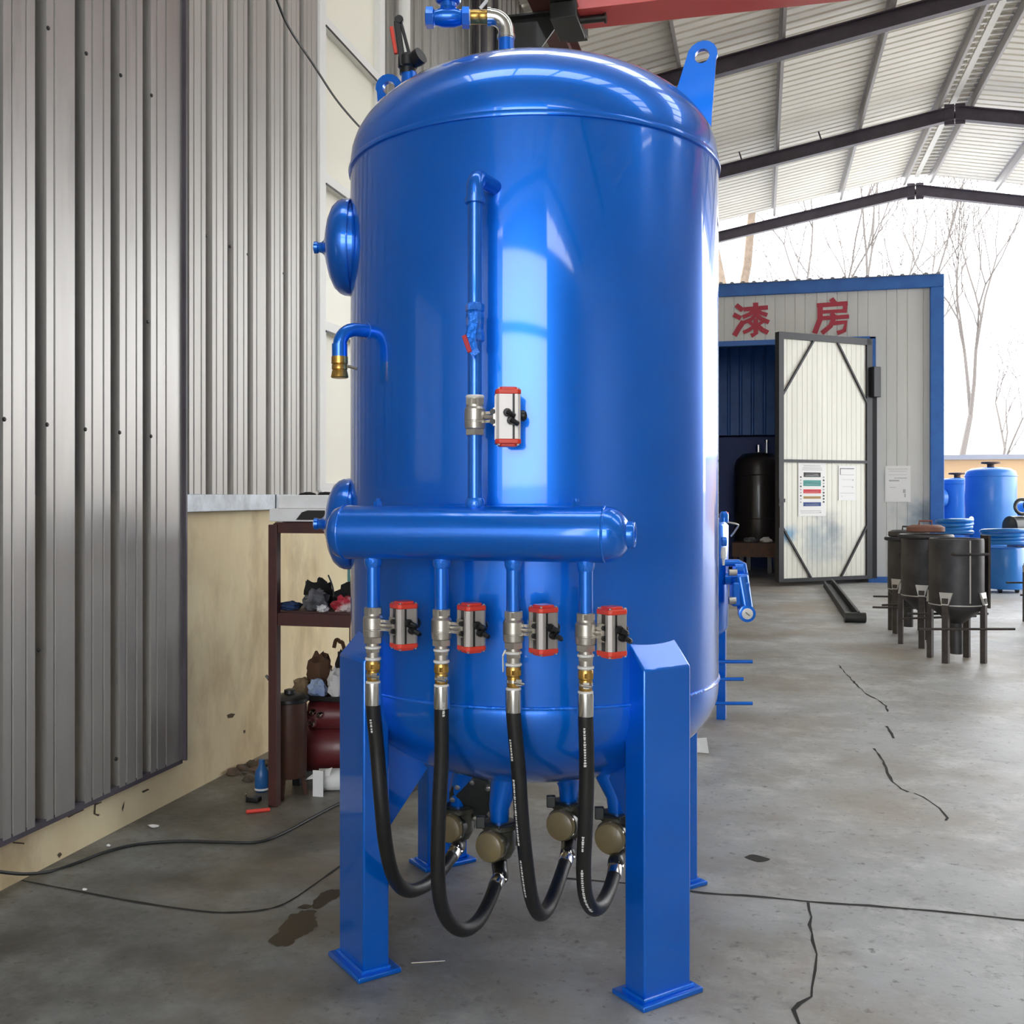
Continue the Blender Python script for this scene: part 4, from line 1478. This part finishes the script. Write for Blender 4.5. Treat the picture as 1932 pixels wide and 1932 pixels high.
xs = [BX0, -.6, .35]
panel(BX0, ox, 0.04, lz, booth, M['booth'])
xj = [BX0, -1.3, -.25, .8, hx + .1]
for a, b in zip(xj[:-1], xj[1:]):
    panel(a, b, lz + .04, BZ - .1, booth, M['booth'])
panel(hx + .1, hx + .55 + .15, .08, BZ - .1, booth, M['booth'])
panel(hx + .70, BX1 - top_w, .08, BZ - .1, booth, M['booth'])
obj('header_trim', MB().box(((BX0 + BX1) / 2, .0, BZ - .09), (BX1 - BX0, .16, .22)), M['blue_trim'], booth, smooth=False, bevel=.01)
obj('corner_post', MB().box((BX1 - top_w / 2, .0, (BZ - .2) / 2), (top_w, .16, BZ - .2)), M['blue_trim'], booth, smooth=False, bevel=.01)
obj('base_trim', MB().box(((hx + BX1) / 2, -.01, .05), (BX1 - hx, .12, .10)).box(((BX0 + ox) / 2, -.01, .05), (ox - BX0, .12, .10)), M['blue_trim'], booth, smooth=False)
obj('door_lintel', MB().box(((ox + hx) / 2, .02, lz), (hx - ox, .12, .09)), M['blue_trim'], booth, smooth=False)
obj('hinge_post', MB().box((hx + .03, .01, lz / 2), (.12, .14, lz)), M['blue_trim'], booth, smooth=False)
obj('hinge_plate', MB().box((hx + .03, -.065, 1.70), (.16, .02, 3.25)), M['black_steel'], booth, smooth=False)
obj('side_wall', MB().box((BX1 - .04, 2.6, BZ / 2 - .05), (.06, 5.0, BZ - .1)).box((BX0 + .04, 2.6, BZ / 2 - .05), (.06, 5.0, BZ - .1)), M['blue_trim'], booth, smooth=False)
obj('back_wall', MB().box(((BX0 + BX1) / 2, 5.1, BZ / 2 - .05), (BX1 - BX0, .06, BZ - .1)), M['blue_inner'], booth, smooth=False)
rfm = MB()
n_ = int((BX1 - BX0 + .1) / .19)
for k in range(n_):
    x = BX0 - .04 + k * .19
    rfm.prism([(x, -.12, BZ + .02), (x + .11, -.12, BZ + .02), (x + .13, -.12, BZ + .045), (x + .17, -.12, BZ + .045), (x + .19, -.12, BZ + .02), (x + .19, -.12, BZ + .012), (x, -.12, BZ + .012)], (0, 5.3, .0))
obj('booth_roof', rfm, M['coping'], booth, smooth=False)
# inner curtain of blue sheets hanging in the doorway's upper part
for k in range(14):
    x = ox - .6 + k * .24
    if x > hx - .1:
        break
    obj('inner_sheet', MB().prism([(x, 3.0, 2.75), (x + .17, 3.0, 2.75), (x + .19, 3.03, 2.75), (x + .22, 3.03, 2.75), (x + .24, 3.0, 2.75), (x + .24, 3.05, 2.75), (x, 3.05, 2.75)], (0, 0, 2.3)), M['blue_trim'], booth, smooth=False)
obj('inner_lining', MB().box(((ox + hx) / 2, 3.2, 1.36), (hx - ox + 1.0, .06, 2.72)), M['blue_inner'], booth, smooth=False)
# the door leaf, hinged on the post and swung a little open
hp_ = Vector((hx, BT - .09, 0))
le = C3(1468, 1107, 16.85)
lw = W(le.x, le.y, 0)
dvec = Vector((lw.x - hp_.x, lw.y - hp_.y, 0))
DL = dvec.length
drot = math.atan2(dvec.y, dvec.x) - math.pi          # leaf's local +x points to the hinge
door = node_root('door_leaf', booth, loc=(hx, -.09, 0), rotz=drot)
DZ0, DZ1 = .08, lz - .02
fm = MB()
fm.box((-DL + .03, 0, (DZ0 + DZ1) / 2), (.10, .10, DZ1 - DZ0)).box((-.05, 0, (DZ0 + DZ1) / 2), (.12, .08, DZ1 - DZ0))
fm.box((-DL / 2, 0, DZ1 - .05), (DL - .02, .08, .11)).box((-DL / 2, 0, DZ0 + .02), (DL - .02, .08, .06)).box((-DL / 2, -.02, 2.075), (DL - .02, .05, .045))
obj('door_frame', fm, M['black_steel'], door, smooth=False)
panel(-DL + .07, -.10, DZ0 + .03, 2.06, door, M['door_panel'], 'door_panel', .105, -.005, .005)
panel(-DL + .07, -.10, 2.09, DZ1 - .08, door, M['door_panel'], 'door_panel', .105, -.005, .005)
for (x0, z0, x1, z1) in ((-DL + .07, 3.15, -DL + .72, DZ1 - .1), (-.10, 3.10, -.74, DZ1 - .1), (-DL + .07, .98, -DL + .66, DZ0 + .05), (-.10, .98, -.66, DZ0 + .05)):
    obj('door_brace', MB().bar((x0, -.025, z0), (x1, -.025, z1), .03, .03, (0, 1, 0)), M['black_steel'], door, smooth=False)
obj('door_latch', MB().box((-DL + .02, -.06, 1.42), (.12, .05, .06)).box((-DL + .0, -.065, 1.15), (.05, .02, .35)), M['black_steel'], door, smooth=False)
obj('door_closer', MB().box((.04, -.08, 3.45), (.16, .10, .52)), M['black_steel'], door, smooth=False, bevel=.01)

# painted characters on the fascia
K = 4.6
qi = [([(138, 168), (184, 206)], 32), ([(116, 250), (168, 277)], 32), ([(122, 424), (150, 375), (192, 312)], 36),
      ([(205, 202), (300, 194), (402, 186)], 30), ([(302, 152), (302, 262)], 36), ([(288, 212), (250, 245), (196, 268)], 28), ([(318, 214), (350, 235), (398, 250)], 28),
      ([(302, 248), (262, 290), (186, 322)], 26), ([(304, 248), (350, 285), (412, 312)], 30), ([(302, 288), (304, 410), (270, 428)], 32),
      ([(246, 312), (278, 338)], 22), ([(200, 402), (245, 380), (286, 352)], 26), ([(378, 300), (326, 334)], 22), ([(322, 348), (360, 380), (404, 402)], 32)]
fang = [([(962, 116), (990, 152)], 34), ([(840, 168), (960, 160), (1094, 150)], 30), ([(1080, 152), (1074, 226)], 28), ([(862, 226), (1082, 214)], 24),
        ([(862, 168), (860, 290), (816, 402)], 36), ([(962, 240), (990, 268)], 28), ([(886, 278), (1000, 272), (1106, 264)], 28),
        ([(984, 322), (1084, 312), (1072, 386), (1016, 406)], 30), ([(978, 284), (952, 346), (882, 404)], 32)]


def glyph(strokes, name):
    mb = MB()
    yy = -.014
    for j, (pts, w) in enumerate(strokes):
        P = [on_front(1360 + x / K, 540 + y / K, BT) for x, y in pts]
        ww = w / K / 1932 * 18.2 / 2 * 1.25
        P = [Vector((p.x, 0, p.z)) for p in P]
        L1, R1 = [], []
        for i, p in enumerate(P):
            d = (P[min(i + 1, len(P) - 1)] - P[max(i - 1, 0)]).normalized()
            s = Vector((-d.z, 0, d.x))
            if i == 0:
                p = p - d * ww * .35
            if i == len(P) - 1:
                p = p + d * ww * .35
            L1.append(p + s * ww)
            R1.append(p - s * ww)
        y2 = yy - .0004 * j
        vs = [Vector((p.x, y2, p.z)) for p in L1] + [Vector((p.x, y2, p.z)) for p in R1]
        n = len(P)
        mb.add(vs, [(i, i + 1, n + i + 1, n + i) for i in range(n - 1)])
    return obj(name, mb, M['sign_red'], booth, smooth=False)


glyph(qi, 'painted_character')
glyph(fang, 'painted_character')


# notices: they hang on the door and wall, so each is a thing of its own
def notice(name, label, origin, rot, w, h, rows):
    t = thing(name, label, 'notice', origin, rot)
    obj('sheet', MB().box((0, 0, 0), (w, .003, h)), M['paper'], t, smooth=False)
    for (x, z, ww, hh, m_) in rows:
        obj('print_bar', MB().box((x * w, -.002, z * h), (ww * w, .0015, hh * h)), M[m_], t, smooth=False)
    return t


def door_pt(x, z, y=-.014):
    m = Matrix.Rotation(drot, 3, 'Z')
    q = m @ Vector((x, y, z))
    return Vector((hx + q.x, BT - .09 + q.y, q.z))


def door_px(px, py):
    # where the sight line meets the leaf
    u, v = ray(px, py)
    d = W(u, 1, v)
    n = Matrix.Rotation(drot, 3, 'Z') @ Vector((0, 1, 0))
    p0 = door_pt(0, 0)
    k = n.dot(p0 - Vector((0, 0, 0))) / n.dot(Vector((d.x, d.y, 0)))
    q = Matrix.Rotation(-drot, 3, 'Z') @ (Vector((d.x * k, d.y * k, 0)) - Vector((hx, BT - .09, 0)))
    return q.x, EYE + v * k


def notice_px(name, label, x0, y0, x1, y1, rows, onto):
    if onto == 'door':
        (a, za), (b, zb2) = door_px(x0, (y0 + y1) / 2), door_px(x1, (y0 + y1) / 2)
        z1 = door_px((x0 + x1) / 2, y0)[1]
        z0 = door_px((x0 + x1) / 2, y1)[1]
        return notice(name, label, door_pt((a + b) / 2, (z0 + z1) / 2), drot, b - a, z1 - z0, rows)
    a, b = on_front(x0, y0, BT), on_front(x1, y1, BT)
    return notice(name, label, ((a.x + b.x) / 2, BT - .006, (a.z + b.z) / 2), 0, b.x - a.x, a.z - b.z, rows)


random.seed(17)
rows = [(0, .275, .62, .085, 'ink'), (0, .118, .64, .11, 'teal'), (0, -.035, .64, .075, 'red_print'), (0, -.15, .63, .045, 'gold_print'), (0, -.275, .64, .075, 'navy_print'),
        (0, .44, .6, .012, 'ink_grey'), (0, .40, .7, .012, 'ink_grey'), (0, .365, .74, .010, 'ink_grey'), (-.05, -.40, .75, .012, 'ink_grey'), (-.05, -.435, .7, .010, 'ink_grey'), (.3, -.43, .06, .02, 'ink_grey')]
for k in range(9):
    z = .23 - k * .058
    rows += [(-.41, z, .05, .028, 'ink' if k % 3 == 0 else 'ink_grey'), (.42, z, .06, .03, 'ink' if k > 5 or k % 2 else 'ink_grey')]
for (z, hh) in ((.275, .085), (.118, .11), (-.035, .075), (-.275, .075)):
    rows.append((0, z + hh * .1, .44, .008, 'paper'))
    rows.append((0, z - hh * .2, .50, .006, 'paper'))
notice_px('wall_chart', 'tall white chart with five coloured bars on the booth door', 1506, 873, 1558, 974, rows, 'door')
rows = [(-.02, .42, .8, .02, 'ink'), (-.02, .24, .8, .012, 'ink_grey'), (-.4, .33, .03, .17, 'ink'), (.0, .10, .6, .008, 'ink_grey'), (.32, .09, .06, .04, 'ink_grey'), (0, -.10, .6, .008, 'ink_grey'),
        (.30, -.12, .06, .03, 'ink_grey'), (.0, -.29, .8, .010, 'ink_grey'), (-.32, -.38, .1, .01, 'ink_grey')]
notice_px('paper_notice', 'white printed paper beside the coloured chart on the booth door', 1582, 879, 1615, 944, rows, 'door')
rows = [(0, .41, .8, .010, 'ink_grey'), (0, .35, .7, .010, 'ink_grey'), (.0, .25, .72, .008, 'ink_grey'), (.1, .16, .5, .02, 'ink_grey'), (-.15, .09, .4, .04, 'ink_grey'), (-.2, -.1, .25, .012, 'ink_grey'), (.25, -.20, .1, .1, 'ink_grey'), (.28, -.32, .05, .1, 'ink_grey')]
notice_px('paper_notice', 'white paper on the booth wall right of the door', 1670, 879, 1718, 947, rows, 'wall')

# inside the booth
dr = thing('dark_tank', 'dark brown tank standing inside the dim paint booth', 'tank', W(4.86, 20.2, 0))
obj('shell', MB().lathe([(.40, .45), (.46, .5), (.47, .55), (.47, 2.05), (.43, 2.2), (.3, 2.32), (.02, 2.36)], n=40), M['drum'], dr)
obj('band', MB().torus((0, 0, 1.05), (0, 0, 1), .472, .012, 40, 6).torus((0, 0, 1.9), (0, 0, 1), .472, .012, 40, 6), M['drum'], dr)
for a in (.5, 2.1, 3.7, 5.3):
    obj('leg', MB().box((.38 * math.cos(a), .38 * math.sin(a), .25), (.08, .08, .5)), M['drum'], dr, smooth=False)
obj('top_fitting', MB().lathe([(.05, 2.34), (.05, 2.5)], n=14).lathe([(.03, 0), (.03, .3)], (.16, -.1, 2.28), (0, 0, 1), 12).lathe([(.05, 0), (.05, .04)], (.16, -.1, 2.55), (0, 0, 1), 12), M['chrome'], dr)
wt = thing('work_table', 'low brown work table just inside the booth doorway', 'table', W(4.55, 18.75, 0), 0)
obj('table_top', MB().box((0, 0, .62), (1.0, .7, .05)).box((0, -.33, .5), (1.0, .03, .22)), M['rust'], wt, smooth=False)
for x in (-.45, .45):
    for y in (-.3, .3):
        obj('leg', MB().box((x, y, .3), (.06, .06, .6)), M['rust'], wt, smooth=False)
random.seed(2)
for i, (x, y, s, mm, lab) in enumerate(((.1, -.1, .22, 'cloth_white', 'white rag on the booth work table'), (-.18, -.05, .22, 'cloth_grey', 'grey rag on the booth work table left of the white one'), (.36, -.05, .16, 'cloth_white', 'small pale rag at the right end of the booth work table'))):
    o = obj('rag', MB().blob((0, 0, .03), (s, s * .7, .12), 31 + i, .5, 12, 8), M[mm])
    o.location = W(4.55, 18.75, .653) + Vector((x, y, 0))
    tag(o, lab, 'rag')

# door rail, a steel channel lying on the floor before the booth
a, b = on_floor(1563, 1100, .06), on_floor(1610, 1165, .06)
ch = thing('floor_channel', 'dark steel channel lying on the floor before the booth door', 'beam', (a + b) / 2 - Vector((0, 0, .06)))
va = (b - a) / 2
cm_ = MB().bar(-va + Vector((0, 0, .02)), va + Vector((0, 0, .02)), .16, .04).bar(-va + Vector((.06, 0, .08)), va + Vector((.06, 0, .08)), .03, .1).bar(-va + Vector((-.06, 0, .06)), va + Vector((-.06, 0, .06)), .03, .06)
obj('channel', cm_, M['black_steel'], ch, smooth=False)
obj('end_wheel', MB().cyl(va + Vector((-.1, 0, .06)), va + Vector((.14, .02, .06)), .06), M['dark_iron'], ch)


# ================================================================== DARK BLASTING POTS
def pot(loc, rot, label, sc=1.0, lid=False):
    t = thing('blast_pot', label, 'pot', loc, rot, None)
    r = .235 * sc
    z0, z1 = .47 * sc, 1.11 * sc
    pr = [(.05, z0 - .13 * sc), (.06, z0 - .13 * sc), (r * .82, z0 - .02), (r * .97, z0 + .01), (r, z0 + .05), (r, z1 - .02), (r * .98, z1), (r * .9, z1), (r * .9, z1 - .12), (.01, z1 - .13)]
    obj('shell', MB().lathe(pr, n=40), M['pot'], t, ang=40)
    obj('weld_seam', MB().box((.02, -r - .001, (z0 + z1) / 2 + .03), (.012, .006, z1 - z0 - .08)), M['pot_seam'], t)
    obj('weld_seam', MB().torus((0, 0, z0 + .045), (0, 0, 1), r, .006, 40, 6), M['pot_seam'], t)
    for a in (225, 315, 45, 135):
        q = Vector((math.cos(R_(a)), math.sin(R_(a)), 0))
        tip = q * (r + .005)
        lg = MB().box((tip.x, tip.y, .29 * sc), (.055, .045, .58 * sc), R_(a + 90))
        lo = obj('leg', lg, M['pot_leg'], t, smooth=False, bevel=.002)
        obj('leg_pad', MB().prism([q * (r + .004) + Vector((-q.y, q.x, 0)) * -.06 + Vector((0, 0, z0 + .16)), q * (r + .004) + Vector((-q.y, q.x, 0)) * .06 + Vector((0, 0, z0 + .16)), q * (r + .03) + Vector((-q.y, q.x, 0)) * .03 + Vector((0, 0, z0 + .05)), q * (r + .03) - Vector((-q.y, q.x, 0)) * .03 + Vector((0, 0, z0 + .05))], -q * .02), M['pot_seam'], lo, smooth=False)
    bar_ = r * 1.12
    obj('cross_bar', MB().cyl((-bar_ - .16, -r * .72 - .035, .31 * sc), (bar_ + .17, -r * .72 - .035, .31 * sc), .011, n=8), M['pot_leg'], t)
    obj('cross_bar', MB().cyl((-bar_ - .1, r * .72 + .035, .40 * sc), (bar_ + .12, r * .72 + .035, .40 * sc), .011, n=8), M['pot_leg'], t)
    obj('outlet_pipe', MB().cyl((0, 0, z0 - .12), (0, 0, .06), .055 * sc, n=14), M['pot'], t)
    obj('handle', MB().tube([(-.14, -r - .0, z1 - .13), (-.14, -r - .06, z1 - .13), (.16, -r - .06, z1 - .13), (.16, -r, z1 - .13)], .012, 8), M['pot'], t)
    obj('side_plate', MB().box((r + .03, 0, z1 - .30), (.02, .16, .66 * sc)), M['pot_leg'], t, smooth=False)
    if lid:
        obj('rim_ring', MB().torus((0, 0, z1 + .005), (0, 0, 1), r + .015, .022, 36, 8), M['pot'], t)
    return t


p1 = C3(1821, 1244, 9.15)
pot(W(p1.x, p1.y + .18, 0), TH, 'nearest raw dark steel blasting pot on legs with a bright seam')
p2 = C3(1758, 1218, 10.1)
pot(W(p2.x, p2.y + .15, 0), TH + .25, 'dark steel pot just left and behind the nearest pot', .98, True)
p3 = C3(1738, 1205, 10.9)
pot(W(p3.x, p3.y + .35, 0), TH - .2, 'rear dark steel pot half hidden at the left of the pot group', .92, True)
# lid plates stacked on the pots behind
for i, (px, py, yy, lab, mm, rr) in enumerate(((1764, 1004, 10.25, 'rusty round lid lying on the middle pot', 'copper_scrap', .17), (1745, 1008, 11.2, 'dark round lid lying on the rear pot', 'pot', .2))):
    p = (W(p2.x, p2.y + .15, 0), W(p3.x, p3.y + .35, 0))[i]
    z = (1.135, 1.05)[i]
    lidt = thing('pot_lid', lab, 'lid', (p.x, p.y, z))
    obj('plate', MB().lathe([(rr, 0), (rr + .01, .01), (rr + .01, .05), (rr - .03, .07), (.02, .075)], n=30), M[mm], lidt)
    obj('handle', MB().tube([(-.06, 0, .07), (-.06, 0, .11), (.06, 0, .11), (.06, 0, .07)], .01, 8), M[mm], lidt)
p4 = C3(1946, 1160, 12.0)
pot(W(p4.x + .22, p4.y, 0), TH, 'dark steel pot cut off by the right edge of the picture', 1.15)


# ================================================================== FAR BLUE VESSELS, COILS, BOUNDARY WALL
def far_tank(px, y, r, ztop, label, z0=.3, cap=True, side=None):
    c = C3(px, 935, y)
    t = thing('storage_tank', label, 'tank', W(c.x, c.y, 0), TH)
    h = r * .34
    obj('shell', MB().lathe([(.02, z0), (r * .7, z0 + .05), (r, z0 + .2), (r, ztop - h), (r * .95, ztop - h * .55), (r * .75, ztop - h * .2), (r * .4, ztop - .01), (.02, ztop)], n=48), M['blue_far'], t, ang=50)
    for a in (.8, 2.4, 3.9, 5.5):
        obj('leg', MB().box((r * .85 * math.cos(a), r * .85 * math.sin(a), z0 * .5 + .1), (.12, .12, z0 + .2)), M['blue_far'], t, smooth=False)
    if cap:
        obj('top_fitting', MB().lathe([(.06, ztop - .02), (.06, ztop + .05), (.16, ztop + .06), (.16, ztop + .09), (.05, ztop + .1)], n=16), M['rust'], t)
        obj('weld_seam', MB().torus((0, 0, ztop - h - .02), (0, 0, 1), r, .012, 48, 6), M['blue_far'], t)
    if side is not None:
        obj('manhole', MB().lathe([(.17, 0), (.17, .08), (.1, .14), (.04, .16)], (-r, -.1, side), (-1, -.1, 0), 20), M['blue_far'], t)
    obj('drain_plug', MB().lathe([(.05, 0), (.05, .04)], (.1, -r, z0 + .5), (0, -1, 0), 10), M['ink'], t)
    return t


far_tank(1869, 18.6, .435, 2.02, 'broad pale blue tank standing farthest right beside the booth')
far_tank(1806, 20.3, .27 * 20.3 / 18, 1.86, 'narrower blue tank behind the broad pale blue one by the booth corner', side=1.45)
far_tank(1949, 21.0, .42, 1.42, 'blue tank at the right edge beyond the broad pale blue one', cap=False)
bd = thing('blue_barrel', 'bright blue barrel on the floor behind the nearest pot', 'barrel', W(*(C3(1897, 935, 15.9).xy), 0), TH)
obj('body', MB().lathe([(.27, .06), (.29, .1), (.29, .66), (.27, .7)], n=32), M['hose_blue'], bd)
obj('caster', MB().cyl((-.15, -.1, .035), (-.11, -.1, .035), .035).cyl((.11, -.1, .035), (.15, -.1, .035), .035).cyl((-.02, .2, .035), (.02, .2, .035), .035), M['black_plastic'], bd)


def coil(loc, R0, n, label, dz=.05, r=.032):
    t = thing('hose_coil', label, 'hose', loc, 0)
    pts = []
    for i in range(n * 24 + 1):
        a = 2 * math.pi * i / 24
        k = 1 + .03 * math.sin(a * .37)
        pts.append((R0 * k * math.cos(a), R0 * k * math.sin(a), r + dz * i / 24 + .008 * math.sin(a * 1.7)))
    obj('hose', MB().tube(pts, r, 8), M['hose_blue'], t)
    obj('hose_end', MB().cyl(pts[-1], Vector(pts[-1]) + Vector((.02, .12, .02)), r * 1.1, n=10), M['nickel'], t)
    return t


coil(W(*(C3(1897, 935, 15.9).xy), .70), .33, 4, 'blue hose coil lying on the bright blue barrel', .062)
dm = thing('blue_barrel', 'blue barrel under a hose coil by the booth corner post', 'barrel', W(*(C3(1801, 935, 16.3).xy), 0), TH)
obj('body', MB().lathe([(.22, 0), (.24, .03), (.24, .80), (.22, .84)], n=28), M['hose_blue'], dm)
coil(W(*(C3(1801, 935, 16.3).xy), .84), .25, 4, 'blue hose coil on the barrel by the booth corner post', .062)
pm_ = thing('pump', 'dark pump set beside the broad pale blue tank', 'pump', W(*(C3(1928, 935, 16.6).xy), 0), TH)
obj('motor', MB().lathe([(.14, -.25), (.17, -.24), (.17, .25), (.14, .26)], (0, 0, 1.0), (1, .3, 0), 20), M['dark_iron'], pm_)
obj('stand', MB().box((0, 0, .42), (.34, .34, .84)), M['dark_iron'], pm_, bevel=.02)
obj('impeller', MB().torus((0, -.02, 1.32), (0, -1, .1), .12, .03, 20, 8).torus((.15, 0, 1.34), (0, -1, .1), .10, .03, 20, 8), M['dark_iron'], pm_)

bwl = MB().box((11.5, 27.1, 1.2), (16, .25, 2.4))
bw = obj('boundary_wall', bwl, M['bwall'], smooth=False, kind='structure')
bw['label'] = 'beige boundary wall with grey coping beyond the tanks'
obj('coping', MB().box((11.5, 27.1, 2.44), (16, .4, .12)), M['coping'], bw, smooth=False)


# ================================================================== BARE TREES OUTSIDE
def tree(px, y, h, seed, label, m, lean=0.0, r0=.12, fork=.45, spread=.5, depth=6, leafy=.35):
    random.seed(seed)
    c = C3(px, 935, y)
    t = thing('bare_tree', label, 'tree', W(c.x, c.y, 0), TH, None)
    tr, tw, lf = MB(), MB(), MB()

    def grow(p, d, L, r, k):
        n = 3
        pts = [p]
        rs = [r]
        dd = d.copy()
        for i in range(n):
            dd = (dd + Vector((random.uniform(-1, 1), random.uniform(-1, 1), random.uniform(-.3, .6))) * .16).normalized()
            pts.append(pts[-1] + dd * L / n)
            rs.append(r * (1 - .35 * (i + 1) / n))
        (tr if k >= depth - 1 else tw).tube(pts, rs, 6 if k >= depth - 1 else 3, caps=False)
        if k == 0:
            for _ in range(2):
                if random.random() < leafy:
                    q = pts[random.choice((1, 2, 3))] + Vector((random.uniform(-1, 1), random.uniform(-1, 1), random.uniform(-1, 1))) * .06
                    a, b = (Vector((random.uniform(-1, 1), random.uniform(-1, 1), random.uniform(-1, 1))).normalized() * .055 * y / 45 for _ in 'ab')
                    lf.add([q - a, q + b * .6, q + a, q - b * .6], [(0, 1, 2, 3)])
            return
        nb_ = 3 if k < depth else 3
        for b in range(nb_):
            a = random.uniform(0, 6.28)
            q = pts[-1] if b < 2 else pts[random.choice((1, 2))]
            sidev = Vector((math.cos(a), math.sin(a), random.uniform(0, .6)))
            nd = (dd + sidev * spread * random.uniform(.7, 1.3)).normalized()
            grow(q, nd, L * random.uniform(.62, .82), r * random.uniform(.5, .66), k - 1)
    grow(Vector((0, 0, 0)), Vector((lean, 0, 1)).normalized(), h * fork, r0, depth)
    obj('trunk', tr, M[m], t)
    if lf.v:
        obj('leaves', lf, M[m], t, smooth=False, kind='stuff', fix=False)
    obj('twigs', tw, M[m], t, smooth=False, kind='stuff', fix=False)
    return t


tree(1392, 33, 14, 3, 'bare tree with a thick tan trunk rising behind the left of the booth', 'bark', .05, .24, .70, .40, 5)
tree(1565, 47, 16, 8, 'bare forked tree rising behind the middle of the booth', 'bark2', .10, .17, .42, .55, 6)
tree(1700, 62, 21, 13, 'bare fine-branched tree rising behind the booth right of its middle', 'bark2', .05, .24, .40, .6, 6)
tree(1760, 33, 10.5, 5, 'bare tree leaning right out from behind the booth corner', 'bark2', .32, .13, .42, .42, 6)
tree(1880, 50, 9.5, 21, 'low bare tree beyond the boundary wall at far right', 'bark2', .2, .10, .40, .5, 5)

# ------------------------------------------------------------------ groups of look-alikes
GROUPS = {'pot': 'dark blasting pots on the right', 'tree': 'bare trees outside the hall', 'barrel': 'blue barrels by the booth corner', 'hose': 'blue hose coils on the barrels',
          'scrap': 'white scraps on the floor', 'case': 'white cases on the rack', 'lid': 'lids lying on the pots', 'notice': 'papers on the paint booth'}
for o in list(bpy.data.objects):
    if o.parent is None and o.get('category') in GROUPS:
        o['group'] = GROUPS[o['category']]
    if o.parent is None and o.get('category') == 'rag':
        o['group'] = 'rags on the booth table' if 'booth' in o['label'] else ('rags on the rack shelf' if 'shelf' in o['label'] else 'rags piled under the rack')
    if o.parent is None and o.name.startswith('storage_tank'):
        o['group'] = 'far blue storage tanks'
    if o.parent is None and o.name.startswith('steel_bar'):
        o['group'] = 'steel bars on the floor behind the tank'
